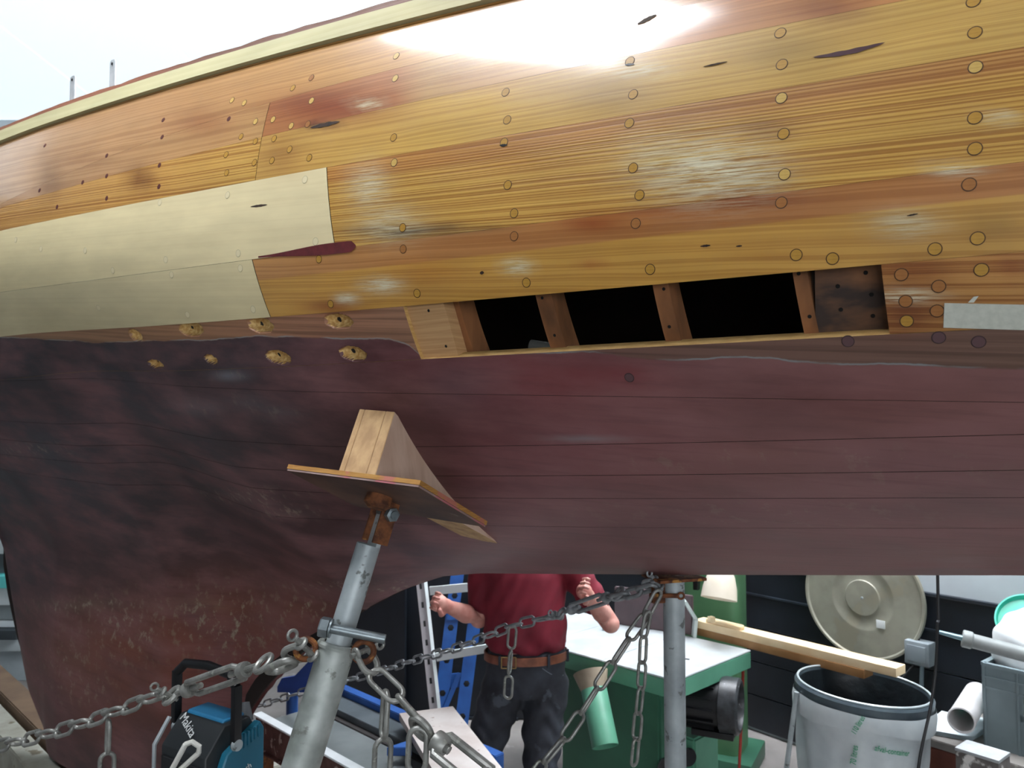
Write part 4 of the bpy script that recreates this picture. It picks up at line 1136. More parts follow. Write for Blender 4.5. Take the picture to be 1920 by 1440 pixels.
# trousers
bm = bmesh.new()
ell_loft(bm, [((.035, 0, .80), .160, .115, yaw), ((.035, 0, .88), .186, .130, yaw), ((.035, 0, .96), .186, .130, yaw), ((.035, 0, 1.005), .182, .127, yaw)])
for a, b, c, f in ((hipL, kneeL, footL, -1), (hipR, kneeR, footR, 1)):
    limb(bm, [(a[0], 0, .84), ((a[0]+b[0])/2, -.005, .68), b, ((b[0]+c[0])/2, .01, .30), (c[0], c[1], .10)], [.105, .098, .083, .078, .072])
remesh('trousers', bm, .01, m_trous, man, 5, lambda c: .005*math.sin(c.z*60+c.x*25+2*math.sin(c.x*40))*sstep(.95, .7, c.z)+.003*math.sin(c.z*34-c.x*60))
bm = bmesh.new()
def oval(z, rx, ry, n=48): return [Vector((.035+math.cos(2*PI*k/n)*rx*math.cos(yaw)-math.sin(2*PI*k/n)*ry*math.sin(yaw), math.cos(2*PI*k/n)*rx*math.sin(yaw)+math.sin(2*PI*k/n)*ry*math.cos(yaw), z)) for k in range(n)]
A = [[bm.verts.new(p) for p in oval(z, .190+d, .134+d)] for z, d in ((.955, 0), (.957, .005), (.993, .005), (.995, 0))]
for p, q in zip(A, A[1:]):
    for k in range(48): bm.faces.new((p[k], p[(k+1) % 48], q[(k+1) % 48], q[k]))
belt = fin('belt', bm, m_belt, man)
bm = bmesh.new(); fr_ = [(-.032, -.024), (.032, -.024), (.032, .024), (-.032, .024)]
pts = [Vector((-.045+x_, -.138, .975+z_)) for x_, z_ in fr_]
for i in range(4): tube(bm, [pts[i], pts[(i+1) % 4]], .003, 8)
fin('buckle', bm, mat('brass', '#a58a5c', '#8a7048', rough=.35, metal=.8, scale=20), belt)
for kx in (.10, .19, -.12):
    bm = bmesh.new(); a_ = math.acos(max(-1, min(1, kx/.2))); 
    bx(bm, (.035+kx, -.146*math.sqrt(max(0, 1-(kx/.2)**2))-.002+kx*yaw, .975), (.012, .008, .055), yaw+kx*1.5, bev=.001); fin('belt_loop', bm, m_trous, man)
bm = bmesh.new(); pts = []
for i in range(9):
    t = i/8; x_ = .09+.10*t; z_ = .945-.055*math.sin(t*PI/2); pts.append((.035+x_-.02, -.134*math.sqrt(max(0, 1-((x_-.01)/.2)**2))-.004+x_*yaw, z_))
tube(bm, pts, .0022, 6); fin('pocket_seam', bm, mat('seam_thread', '#6c747c', rough=.8), man)
m_boot = mat('brown_boot', '#3c2a20', '#2a1c14', rough=.6, scale=9)
for c, f in ((footL, -1), (footR, 1)):
    bm = bmesh.new(); limb(bm, [(c[0], .04, .07), (c[0]+f*.008, -.06, .055), (c[0]+f*.015, -.16, .045)], [.05, .05, .042]); 
    for v in bm.verts: v.co.z = max(v.co.z, .004)
    fin('boot', bm, m_boot, man)

# ================================================================ THE GREEN MACHINE
m_green = mat('machine_green', '#62a084', '#508a70', rough=.45, scale=3, spots=('#6f9a80', 10, .66))
m_dgreen = mat('machine_dark_green', '#3c6e56', '#305c48', rough=.45, scale=3, spots=('#567a64', 12, .68))
m_ltable = mat('ground_steel_table', '#d6dcdc', '#bcc4c6', rough=.35, metal=.3, scale=5)
m_cream = mat('cream_lamp_shade', '#e4dccb', '#d4cab6', rough=.45, scale=5)
TC = Vector((.744, 3.55, 0)); TU = Vector((.722, .692, 0)); TWv = Vector((-.713, .701, 0))
mach = thing('table_saw', 'green cast machine with a wide pale steel table, black motor below', 'machine', TC+TU*.33+TWv*.5)
mo = mach.location.copy()
def pbox(name, P, du, dw, z0, z1, m, parent, org, bev=.004, smooth=30):
    bm = bmesh.new(); a = [P, P+du, P+du+dw, P+dw]
    vs = [bm.verts.new(Vector((q.x, q.y, z))-org) for z in (z0, z1) for q in a]
    for f in ((3, 2, 1, 0), (4, 5, 6, 7), (0, 1, 5, 4), (1, 2, 6, 5), (2, 3, 7, 6), (3, 0, 4, 7)): bm.faces.new([vs[i] for i in f])
    if bev: bmesh.ops.bevel(bm, geom=list(bm.edges), offset=bev, segments=2, affect='EDGES')
    return fin(name, bm, m, parent, smooth=smooth)
for k in range(3):    # three table leaves
    pbox('table_leaf', TC+TWv*(.42*k+.001), TU*.67, TWv*.418, .868, .876, m_ltable, mach, mo, .002)
pbox('table_frame', TC, TU*.67, TWv*1.26, .785, .868, m_green, mach, mo, .004)
pbox('base_cabinet', TC+TU*.10+TWv*.16, TU*.20, TWv*.62, .02, .785, m_dgreen, mach, mo, .012)
pbox('motor_shelf', TC+TU*.30+TWv*.10, TU*.22, TWv*.34, .02, .50, m_green, mach, mo, .01)
bm = bmesh.new(); c = TC+TU*.12+TWv*.157; lathe(bm, [(0, .004), (.045, .004), (.05, 0)], Vector((c.x, c.y, .40))-mo, -TWv, 24); fin('port_cover', bm, m_black, mach)
bm = bmesh.new(); c = at(1290, 1420, 3.78); lathe(bm, [(0, .01), (.04, .01), (.045, 0)], c-mo, (.3, -.95, 0), 24); fin('hand_hole', bm, m_black, mach)
# motor
mc = at(1340, 1318, 3.84); ax = Vector((.90, -.42, 0)).normalized()
bm = bmesh.new(); lathe(bm, [(0, -.22), (.10, -.22), (.115, -.20), (.115, .03), (0, .03)], mc-mo, ax, 36); motor = fin('motor', bm, m_black, mach)
for k in range(14):
    bm = bmesh.new(); a = 2*PI*k/14; M = frame(ax); p = M@Vector((math.cos(a)*.12, math.sin(a)*.12, -.09))
    bx(bm, mc-mo+p, (.006, .02, .2), rot=(M@Matrix.Rotation(a+PI/2, 3, 'Z'))); fin('cooling_fin', bm, m_black, motor)
bm = bmesh.new(); lathe(bm, [(.118, .03), (.132, .035), (.132, .115), (.118, .125), (.108, .125), (.104, .11), (.104, .05), (0, .05)], mc-mo, ax, 8 if False else 40)
fin('fan_cowl', bm, mat('scuffed_black', '#3a3d40', '#1c1e20', rough=.4, scale=24, spots=('#8a8d90', 30, .66)), mach)
bm = bmesh.new(); bx(bm, mc-mo+Vector((0, 0, -.125)), (.2, .16, .03), math.atan2(ax.y, ax.x), bev=.004); fin('motor_foot', bm, m_black, mach)
# chute on the left
c = at(1120, 1300, 3.72)
bm = bmesh.new(); p0 = at(1112, 1285, 3.75)-mo; p1 = at(1135, 1400, 3.60)-mo
d_ = (p1-p0).normalized(); L_ = (p1-p0).length
lathe(bm, [(.05, 0), (.062, .02), (.062, L_), (.056, L_), (.056, .03)], p0, d_, 32); fin('dust_chute', bm, m_green, mach)
bm = bmesh.new(); lathe(bm, [(.085, -.06), (.062, .02)], p0, d_, 32); fin('chute_funnel', bm, mat('beige_plastic', '#a89a84', '#8c7f6c', rough=.6), mach)
# fence, bracket, column with lamp
fa = atz(1152, 1170, .876); fb = atz(1298, 1192, .876); fu = (fb-fa).normalized()
fn = Vector((fu.y, -fu.x, 0))
pbox('rip_fence', Vector((fa.x, fa.y, 0)), fu*(fb-fa).length, -fn*.03, .877, 1.09, mat('purple_brown_fence', '#5c4a4c', '#4a3c40', rough=.5, scale=5), mach, mo, .004)
q0 = at(1284, 1128, fb.y-.02)-mo; q1 = at(1304, 1160, fb.y-.02)-mo; q2 = at(1301, 1192, fb.y-.02)-mo
bm = bmesh.new()
for a, b in ((q0, q1), (q1, q2)):
    M = frame(b-a, up=(0, 1, 0)); bx(bm, (a+b)/2, (.018, .05, (b-a).length+.01), rot=M, bev=.002)
fin('fence_bracket', bm, mat('pale_grey_paint', '#c8d4d0', '#b0bcb8', rough=.4), mach)
bm = bmesh.new(); c = atz(1134, 1182, .876)-mo; bx(bm, c+Vector((0, 0, .03)), (.024, .02, .06), .3, bev=.003); fin('table_stop', bm, m_galv, mach)
bm = bmesh.new(); c = atz(1287, 1236, .876)-mo; bx(bm, c+Vector((0, 0, .001)), (.03, .012, .003), -.4); fin('slot', bm, m_black, mach)
saw = thing('bandsaw', 'green bandsaw column with a rounded edge rising behind the steel table', 'machine', (1.235, 4.75, 0))
poly = rounded([(-.17, -.13), (.17, -.13), (.17, .15), (-.17, .15)], .07, 6)
bm = bmesh.new(); prism(bm, poly, Matrix.Translation((0, 0, .02))@Matrix.Rotation(-.5, 4, 'Z'), 1.75); fin('column', bm, mat('bandsaw_green', '#55805a', '#486f4e', rough=.4, scale=3), saw, smooth=40)
bm = bmesh.new(); bx(bm, (0, 0, .05), (.5, .42, .1), -.5, bev=.02); fin('base', bm, m_dgreen, saw)
bm = bmesh.new(); lathe(bm, [(0, .06), (.19, .06), (.2, .04), (.2, -.04), (.19, -.06), (0, -.06)], (-.04, .03, 1.80), (-.4, -.9, 0), 40); fin('wheel_guard', bm, m_green, saw)
sp = at(1306, 1092, 4.5)-saw.location
bm = bmesh.new(); bx(bm, sp, (.03, .05, .08), -.5, bev=.005); fin('switch', bm, m_black, saw)
lp = at(1352, 1080, 4.15)
lamp = thing('work_lamp', 'cream metal lamp shade hanging in front of the green bandsaw column', 'lamp', lp)
bm = bmesh.new(); ax2 = Vector((-.18, -.25, -.95)).normalized()
lathe(bm, [(.022, -.07), (.045, -.05), (.072, .0), (.088, .06), (.094, .12), (.091, .12), (.084, .06), (.068, .0), (.04, -.045), (0, -.06)], (0, 0, 0), ax2, 40); fin('shade', bm, m_cream, lamp)
bm = bmesh.new(); lathe(bm, [(0, .03), (.02, .03), (.03, .07), (.02, .095), (0, .1)], (0, 0, 0), ax2, 20); fin('bulb', bm, mat('bulb_glass', '#e8e4d8', rough=.2), lamp)
bm = bmesh.new(); e1 = -ax2*.07; e3 = Vector((1.235, 4.75, 1.82))-lp; tube(bm, [e1, e1+Vector((.02, .03, .3)), Vector((e3.x*.6, e3.y*.6, .62)), e3+Vector((0, -.16, .05))], .009, 10); fin('arm', bm, m_galv, lamp)

# ---- boards lying over the table and bin
m_pine = mat('planed_pine', '#f0dab2', '#e2c496', rough=.55, scale=5, stretch=(1, 1, 1))
m_pined = mat('brown_board', '#a57c50', '#8a6238', rough=.6, scale=5)
A0 = Vector((1.036, 4.33, 0)); A1 = Vector((1.735, 3.49, 0)); bd_ = (A1-A0).normalized(); bn_ = Vector((-bd_.y, bd_.x, 0))
def board(name, label, a, b, w, z0, z1, m, group=None):
    o = thing(name, label, 'board', ((a.x+b.x)/2, (a.y+b.y)/2, z0), group=group)
    bm = bmesh.new(); bx(bm, (0, 0, (z1-z0)/2), ((b-a).length, w, z1-z0), math.atan2((b-a).y, (b-a).x), bev=.002)
    ob = fin(name, bm, m, None, smooth=30); ob.location = o.location
    for k in ('label', 'category', 'group'):
        if k in o: ob[k] = o[k]
    bpy.data.objects.remove(o); return ob
board('timber_board', 'bright planed pine board, the upper of the two resting across the machine table', A0, A1, .095, .918, .957, m_pine)
board('timber_board', 'shorter brown board lying directly under the bright pine board', A0+bd_*.02, A1-bd_*.14-bn_*.012, .085, .878, .917, m_pined)
oc = atz(1355, 1172, .958); ofc = thing('wood_offcut', 'small pale offcut lying on top of the pine board near the lamp', 'offcut', oc)
bm = bmesh.new(); prism(bm, rounded([(-.10, -.02), (.13, -.025), (.12, .03), (-.11, .03)], .02, 3), Matrix.Rotation(math.atan2(bd_.y, bd_.x), 4, 'Z'), .018, bev=.002); fin('offcut_block', bm, m_pine, ofc)
bm = bmesh.new(); bx(bm, (-.06, .0, .03), (.03, .03, .03), .4, bev=.003); fin('nub', bm, m_pine, ofc)

# ================================================================ WALL THINGS
dc = Vector((WP.x, WP.y, 1.02)) + wd_n*.075
disc = thing('metal_disc', 'large round dusty metal disc hung on the dark boarded wall', 'disc', dc)
bm = bmesh.new()
lathe(bm, [(0, .010), (.035, .012), (.10, .012), (.105, .006), (.115, .004), (.17, .004), (.18, .009), (.19, .009), (.30, .007), (.335, .007), (.343, .016), (.354, .016), (.356, -.004), (.34, -.01), (0, -.01)], (0, 0, 0), wd_n, 96)
fin('disc_plate', bm, mat('dusty_metal', '#a8a797', '#8f8e80', rough=.55, metal=.25, scale=5, spots=('#989482', 4, .58), bmp=.08), disc)
bm = bmesh.new(); lathe(bm, [(0, -.075), (.008, -.075), (.008, .014), (.0, .016)], (0, 0, 0), wd_n, 16); fin('hub_bolt', bm, m_galv, disc)
bm = bmesh.new(); c = at(1655, 1155, 4.45)-dc; M = frame(wd_n); 
bx(bm, Vector((.60*.11, -.78*.11, -.13))*1.0+wd_n*.012, (.05, .045, .004), rot=M, bev=.001); fin('sticker', bm, mat('silver_sticker', '#dfe4e2', '#c8cecc', rough=.3), disc)
P = WP+WD*.318; jb = thing('socket_box', 'small grey box on the dark wall just right of the metal disc', 'box', Vector((P.x, P.y, .78))+wd_n*.08)
bm = bmesh.new(); bx(bm, (0, 0, 0), (.13, .09, .125), ang, bev=.008); fin('housing', bm, mat('grey_enclosure', '#98a2a6', '#7d878c', rough=.4), jb)
bm = bmesh.new(); bx(bm, wd_n*.047, (.10, .008, .085), ang, bev=.003); fin('lid', bm, mat('grey_lid', '#858f94', rough=.4), jb)
bm = bmesh.new(); tube(bm, [(.01, 0, -.06), (.0, -.0, -.25), (-.03, -.02, -.5), (-.05, -.03, -.77)], .011, 10); fin('conduit', bm, mat('pale_conduit', '#8fa4ae', rough=.4), jb)
bm = bmesh.new(); tube(bm, [(-.03, 0, -.06), (-.10, .0, -.14), (-.16, .04, -.18)], .006, 8); fin('cord', bm, m_black, jb)
bm = bmesh.new(); tube(bm, [(.0, .01, .06), (.0, .02, .13)], .006, 8); fin('stem', bm, m_black, jb)

# ---- bin with its bag
BC = Vector((1.505, 3.475, .015)); BR_ = .275
binn = thing('waste_bin', 'open round bin holder with a printed white bag folded over its dark rim', 'bin', BC, rot=(0, .06, 0))
m_ring = mat('bin_ring', '#5c6a70', '#46525a', rough=.35, metal=.3, scale=8)
m_bag = mat('white_bag', '#cdd5d6', '#b7c1c4', rough=.5, scale=6, bmp=.15, bd=.01)
HZ = .862
bm = bmesh.new(); lathe(bm, [(BR_-.012, HZ-.05), (BR_+.006, HZ-.05), (BR_+.010, HZ-.01), (BR_+.004, HZ), (BR_-.008, HZ), (BR_-.012, HZ-.02), (BR_-.012, HZ-.05)], n=64); fin('rim', bm, m_ring, binn)
bm = bmesh.new(); ring(bm, (0, 0, HZ+.005), (0, 0, 1), BR_-.004, .005, n=64); fin('clamp_ring', bm, mat('pale_ring', '#c5d0d2', rough=.3, metal=.4), binn)
bm = bmesh.new(); lathe(bm, [(BR_-.014, HZ-.01), (BR_-.055, HZ-.3), (BR_-.10, .12), (0, .12)], n=48); fin('liner', bm, mat('dark_liner', '#20282c', '#14191c', rough=.4, scale=12, bmp=.5, bd=.01), binn)
bm = bmesh.new(); n = 96; rings = []
for j in range(25):
    z = HZ-.042-(HZ-.10)*j/24; t = j/24; rg = []
    for k in range(n):
        a = 2*PI*k/n; r = (BR_+.006)*(1-t)+.205*t
        r += (.006*math.sin(7*a+3*math.sin(2*a))+.005*math.sin(15*a+t*4)+.006*math.sin(4*a+t*7))*sstep(.02, .3, t)
        if z < .14: r *= sstep(.04, .16, z)*.5+.5
        rg.append(bm.verts.new((r*math.cos(a), r*math.sin(a), z)))
    rings.append(rg)
for a, b in zip(rings, rings[1:]):
    for k in range(n): bm.faces.new((a[k], a[(k+1) % n], b[(k+1) % n], b[k]))
bm.faces.new(rings[-1]); bag = fin('bag', bm, m_bag, binn, smooth=60)
bm = bmesh.new(); rings = []
for z, r in ((HZ-.040, BR_+.012), (HZ-.07, BR_+.016), (HZ-.115, BR_+.012)):
    rings.append([bm.verts.new(((r+.003*math.sin(9*2*PI*k/n))*math.cos(2*PI*k/n), (r+.003*math.sin(9*2*PI*k/n))*math.sin(2*PI*k/n), z+(.014*math.sin(3*2*PI*k/n+1) if z < HZ-.1 else 0))) for k in range(n)])
for a, b in zip(rings, rings[1:]):
    for k in range(n): bm.faces.new((a[k], a[(k+1) % n], b[(k+1) % n], b[k]))
fin('bag_fold', bm, m_bag, binn, smooth=60)
for a in (math.radians(182), math.radians(100), math.radians(35)):
    bm = bmesh.new(); tube(bm, [(math.cos(a)*(BR_+.02), math.sin(a)*(BR_+.02), HZ-.04), (math.cos(a)*(BR_+.10), math.sin(a)*(BR_+.10), .0)], .011, 10); fin('leg', bm, m_galv, binn)
m_gtxt = mat('green_print', '#1f9a6a', rough=.5)
def text_mesh(name, txt, size, m, parent, M, bend=None, shear=0.0, sx=1.0):
    cu = bpy.data.curves.new('t', 'FONT'); cu.body = txt; cu.size = size; cu.extrude = .0006; cu.align_x = 'LEFT'; cu.shear = shear; cu.resolution_u = 3
    o = bpy.data.objects.new('t', cu); C.objects.link(o); bpy.context.view_layer.update()
    me = bpy.data.meshes.new_from_object(o.evaluated_get(bpy.context.evaluated_depsgraph_get())); bpy.data.objects.remove(o)
    me.name = name
    for v in me.vertices:
        c = Vector((v.co.x*sx, v.co.y, v.co.z)); v.co = bend(c) if bend else M@c
    me.materials.clear(); me.materials.append(m)
    ob = bpy.data.objects.new(name, me); C.objects.link(ob); ob.parent = parent; return ob
def on_bag(px, py, ang_, size):
    """text laid on the bag's cone, starting at a place, running at ang_ (0 = round the bag, 90 = upwards)"""
    r0 = ray(px, py); o = Vector((0, 0, CAMZ))-BC
    best = None
    for i in range(4000):
        P = o+r0*(2.6+i*.0005/1.0); t = (HZ-.042-P.z)/(HZ-.10); R = (BR_+.006)*(1-t)+.205*t+.010
        if math.hypot(P.x, P.y) < R: best = (math.atan2(P.y, P.x), P.z); break
        
    a0, z0 = best; ca, sa = math.cos(math.radians(ang_)), math.sin(math.radians(ang_))
    def f(c):
        u = c.x*ca-c.y*sa; w = c.x*sa+c.y*ca; z = z0+w; t = (HZ-.042-z)/(HZ-.10); R = (BR_+.006)*(1-t)+.205*t+.013+c.z
        if z > HZ-.135: R = max(R, BR_+.0205+c.z)
        a = a0+u/R; return Vector((R*math.cos(a), R*math.sin(a), z))
    return f
text_mesh('print', '110 litres', .030, m_gtxt, binn, None, on_bag(1584, 1380, 66, .05), sx=.74)
text_mesh('print', '70 litres', .034, m_gtxt, binn, None, on_bag(1588, 1438, 86, .05), sx=.74)
text_mesh('print', 'afval-container', .034, m_gtxt, binn, None, on_bag(1620, 1408, -6, .05), sx=.72)

# ---- bench and what is on it
Q = Vector((1.83, 3.45, 0)); BH = .66
bench = thing('workbench', 'reddish brown timber bench along the dark wall at the right', 'bench', Q+WD*.9)
bo = bench.location.copy()
m_bench = mat('red_brown_timber', '#7a4434', '#5c3024', rough=.6, scale=4, spots=('#9a8a80', 9, .66))
m_bencht = mat('bench_top', '#8a8680', '#6f6a66', rough=.6, scale=5, spots=('#b4aea6', 9, .6))
for k in range(4):
    pbox('top_plank', Q-wd_n*(.21*k+.001), WD*2.0, -wd_n*.207, BH-.035, BH, m_bencht, bench, bo, .003)
pbox('front_rail', Q, WD*2.0, -wd_n*.04, BH-.13, BH-.036, m_bench, bench, bo, .003)
for k in range(3): 
    for w_ in (0.0, .72): pbox('leg', Q+WD*(.06+.88*k)-wd_n*(.03+w_), WD*.07, -wd_n*.07, 0, BH-.036, m_bench, bench, bo, .003)
pad = thing('folded_sheet', 'flat white folded plastic sheet on the left end of the bench', 'sheet', atz(1770, 1355, BH))
po = pad.location.copy(); bm = bmesh.new()
gx, gy = 14, 10; a0 = atz(1712, 1372, BH)-po; ax_ = atz(1822, 1392, BH)-atz(1712, 1372, BH); ay_ = -wd_n*.30
for lay in range(3):
    g = [[bm.verts.new(a0*1.0+ax_*(i/gx)+ay_*(j/gy)+Vector((0, 0, .004+lay*.009+.004*math.sin(i*1.1+lay)*math.sin(j*1.3)))) for j in range(gy+1)] for i in range(gx+1)]
    for i in range(gx):
        for j in range(gy): bm.faces.new((g[i][j], g[i+1][j], g[i+1][j+1], g[i][j+1]))
ob = fin('sheet_layers', bm, mat('white_plastic', '#dfe9ec', '#cbd6da', rough=.4), pad, smooth=60)
p0 = at(1802, 1351, 3.30); p1 = Vector((2.15, 3.62, p0.z))
pv = thing('plastic_pipe', 'short length of white plastic pipe lying on the bench left of the crate', 'pipe', p0)
pd_ = (p1-p0).normalized(); PLn = (p1-p0).length; bm = bmesh.new()
lathe(bm, [(.047, 0), (.052, 0), (.052, PLn), (.047, PLn), (.047, 0)], (0, 0, 0), pd_, 40); fin('pipe_wall', bm, mat('white_pvc', '#e0dedd', '#d0cdcc', rough=.35), pv)
bm = bmesh.new(); lathe(bm, [(.0515, .0), (.0535, .002), (.0535, .014), (.0522, .016)], (0, 0, 0), pd_, 40); fin('pipe_end_band', bm, mat('pvc_band', '#d2cfcd', rough=.4), pv)
# crate
CR = Vector((2.035, 3.375, 0)); CL, CW, CH = .60, .34, .35
crate = thing('plastic_crate', 'grey slotted plastic crate on the bench at the right edge', 'crate', Vector((CR.x, CR.y, BH)))
co = Vector((CR.x, CR.y, 0)); m_crate = mat('grey_crate', '#7d8c90', '#6c7a7e', rough=.5, scale=3)
cb = -wd_n
def wall_slots(name, base, du, L, dn):
    """crate side with real slots: bars and posts"""
    bm = bmesh.new()
    def b(u0, u1, z0, z1, t=.006, o=0.0):
        c = base+du*((u0+u1)/2)+dn*o; bx(bm, (c.x, c.y, (z0+z1)/2), (u1-u0, t, z1-z0), math.atan2(du.y, du.x))
    b(0, L, 0.0, .05); b(0, L, .255, .345); b(0, L, .338, .352, .022); b(0, L, .29, .298, .018); b(0, L, .245, .253, .016)
    b(0, .135, .05, .255); x_ = .135
    while x_ < L-.14:
        b(x_, x_+.012, .05, .255); b(x_, x_+.04, .14, .165); x_ += .034
    b(L-.14, L, .05, .255)
    for u in (.004, .13, L-.13, L-.004): b(u-.004, u+.004, .0, .345, .016)
    return fin(name, bm, m_crate, crate, smooth=None)
wall_slots('side_panel', Vector((0, 0, 0)), WD, CL, wd_n); wall_slots('side_panel', cb*CW, WD, CL, wd_n)
wall_slots('end_panel', Vector((0, 0, 0)), cb, CW, -WD); wall_slots('end_panel', WD*CL, cb, CW, WD)
bm = bmesh.new(); c = WD*CL/2+cb*CW/2; bx(bm, (c.x, c.y, .006), (CL-.01, CW-.01, .008), ang); fin('crate_floor', bm, m_crate, crate, smooth=None)
# things in it
c = CR+WD*.19+cb*.19
sk = thing('white_sack', 'bulging bright white plastic sack heaped in the crate', 'sack', Vector((c.x, c.y, BH+.02)))
bm = bmesh.new(); ball(bm, (0, 0, .14), .13, (1.0, .9, 1.0)); ball(bm, Vector((-.035, .03, .385)), .18, (1.0, .85, .98)); ball(bm, (.0, -.0, .30), .14, (1, .8, 1))
remesh('sack_body', bm, .012, mat('bright_white_plastic', '#f0f4f4', '#e2e8ea', rough=.4), sk, 6, lambda q: .008*math.sin(q.x*38+q.z*22)*math.sin(q.z*31+q.x*9))
bm = bmesh.new(); tube(bm, [(.02, -.02, .53), (.04, -.03, .58), (.07, -.05, .61)], [.03, .012, .03], 12); fin('sack_neck', bm, mat('bright_white_plastic', '#f0f4f4'), sk)
tb = at(1932, 1172, 3.68)
teal = thing('teal_tub', 'teal round plastic tub lid tilted behind the white sack', 'tub', Vector((tb.x, tb.y, BH)))
bm = bmesh.new(); hh = tb.z-BH; lathe(bm, [(0, -.03), (.11, -.03), (.135, .0), (.145, .03), (.138, .03), (.13, .008), (0, .008)], (0, 0, hh), (-.35, -.6, .55), 48); fin('tub_body', bm, mat('teal_plastic', '#3fc0a4', '#34aa92', rough=.35), teal)
bm = bmesh.new(); lathe(bm, [(.10, 0), (.12, .0), (.12, hh-.12), (0, hh-.1)], (.05, .03, 0), (0, 0, 1), 32); fin('tub_stand', bm, mat('teal_plastic', '#3fc0a4'), teal)
c0_ = at(1898, 1222, 3.33)
cl = thing('blue_cloth', 'crumpled pale blue cloth on the crate rim beneath the grey cartridge', 'cloth', c0_)
bm = bmesh.new(); g = [[bm.verts.new(WD*(-.09+.03*i)+cb*(.0+.03*j)+Vector((0, 0, -.012+.014*math.sin(i*1.7)*math.cos(j*1.3)))) for j in range(6)] for i in range(9)]
for i in range(8):
    for j in range(5): bm.faces.new((g[i][j], g[i+1][j], g[i+1][j+1], g[i][j+1]))
fin('cloth_folds', bm, mat('pale_blue_cloth', '#9cc0e0', '#7aa6d0', rough=.8), cl, smooth=80)
g0 = at(1806, 1197, 3.30); g1 = at(1968, 1240, 3.16); gd = (g1-g0).normalized(); gl = (g1-g0).length
ct = thing('sealant_cartridge', 'grey sealant cartridge with nozzle lying across the crate', 'cartridge', g0)
bm = bmesh.new(); lathe(bm, [(0, -.004), (.033, -.004), (.036, .0), (.036, .03), (.030, .036), (.030, gl), (0, gl)], (0, 0, 0), gd, 32); fin('tube_body', bm, mat('grey_tube', '#9aa09e', '#868c8a', rough=.45, scale=9), ct)
bm = bmesh.new(); lathe(bm, [(.008, -.09), (.011, -.004)], (0, 0, 0), gd, 14, cap=True); fin('nozzle', bm, mat('steel_nozzle', '#7c9aa2', rough=.3, metal=.6), ct)
pb = at(1842, 1412, 2.92)
post = thing('timber_post', 'short paint-spattered grey post standing in front of the bench', 'post', (pb.x, pb.y, 0))
bm = bmesh.new(); bx(bm, (0, 0, (pb.z-.0)/2), (.145, .11, pb.z), ang, bev=.004); fin('post_block', bm, mat('spattered_grey', '#6c6864', '#55514e', rough=.8, scale=14, spots=('#d0cec8', 12, .5)), post)
bm = bmesh.new(); bx(bm, (0, 0, pb.z+.006), (.148, .113, .012), ang, bev=.003); fin('post_top', bm, mat('pale_post_top', '#aeb4b4', '#96999a', rough=.7, scale=14), post)

# ---- cables
def cable(name, label, pts, r, m):
    o = bpy.data.curves.new('c', 'CURVE'); bpy.data.curves.remove(o)
    pts = [Vector(p) for p in pts]; P = resample(pts, .05); bm = bmesh.new(); tube(bm, [p-P[-1] for p in P], r, 8)
    ob = fin(name, bm, m, None); ob.location = P[-1]; tag(ob, label, 'cable'); return ob
q = at(1758, 1080, 3.02)
cable('hanging_cable', 'long black cable hanging down in front of the dark wall right of the disc', [(q.x+.01, q.y+.02, 4.99), (q.x+.005, q.y+.01, 3.2), q, at(1758, 1170, 3.0), at(1754, 1260, 3.0), at(1744, 1330, 2.98), at(1722, 1440, 2.95), at(1712, 1600, 2.92)-Vector((0, 0, .0)), (1.58, 2.9, .012)], .0058, m_black)
q = at(1394, 1232, 4.03)
cable('power_cable', 'thin red cable dropping to the floor beside the black motor', [q, at(1391, 1330, 4.05), at(1386, 1440, 4.0), at(1383, 1530, 3.98), (q.x-.1, 3.95, .008)], .0075, mat('red_cable', '#b0382c', '#8c2c24', rough=.5))

# ---- rack pieces behind the man
m_wrack = mat('white_angle_iron', '#c9c6c8', '#b4b0b4', rough=.5, scale=6)
m_blue = mat('blue_steel', '#2c5fa8', '#234c8c', rough=.45, scale=6, spots=('#5a7fb4', 12, .7))
pb0 = at(826, 1396, 4.62); pb0.z = 0; pt0 = at(778, 1000, 4.75)
rack = thing('shelf_frame', 'white slotted angle frame leaning behind the man at the left', 'frame', pb0)
def plate_bar(parent, name, a, b, w, t, face, m, org, holes=(), hr=.012, slot=False):
    a = Vector(a)-org; b = Vector(b)-org; d = (b-a).normalized(); f = Vector(face); f = (f-d*f.dot(d)).normalized(); x = d.cross(f)
    bm = bmesh.new(); M = Matrix((x, f, d)).transposed(); bx(bm, (a+b)/2, (w, t, (b-a).length), rot=M, bev=.0015)
    o = fin(name, bm, m, parent, smooth=None)
    for h in holes:
        c = a.lerp(b, h)+f*(t/2+.0004)
        bm = bmesh.new()
        if slot: bx(bm, c, (.014, .002, .034), rot=M, bev=.0006)
        else: lathe(bm, [(0, .001), (hr*.9, .001), (hr, 0)], c, f, 6 if hr > .013 else 16)
        fin('slot' if slot else 'hole', bm, m_black, o)
    return o
fc = Vector((.15, -1, 0))
plate_bar(rack, 'upright', pb0, pt0, .05, .004, fc, m_wrack, pb0, [.08*k+.05 for k in range(12)], slot=True)
e = Vector((.034, -.012, 0)); plate_bar(rack, 'upright_flange', pb0+e, pt0+e, .022, .004, (.6, -1, 0), mat('white_flange', '#e2eaea', rough=.4), pb0)
for ya, yb in (((806, 1108), (935, 1096)), ((818, 1232), (935, 1212))):
    plate_bar(rack, 'rail', at(*ya, 4.66), at(*yb, 4.58), .05, .012, fc, mat('white_flange', '#e2eaea'), pb0)
q0 = at(820, 1372, 4.95); q0.z = 0
blue = thing('storage_rack', 'blue perforated steel rack upright standing behind the man', 'rack', q0)
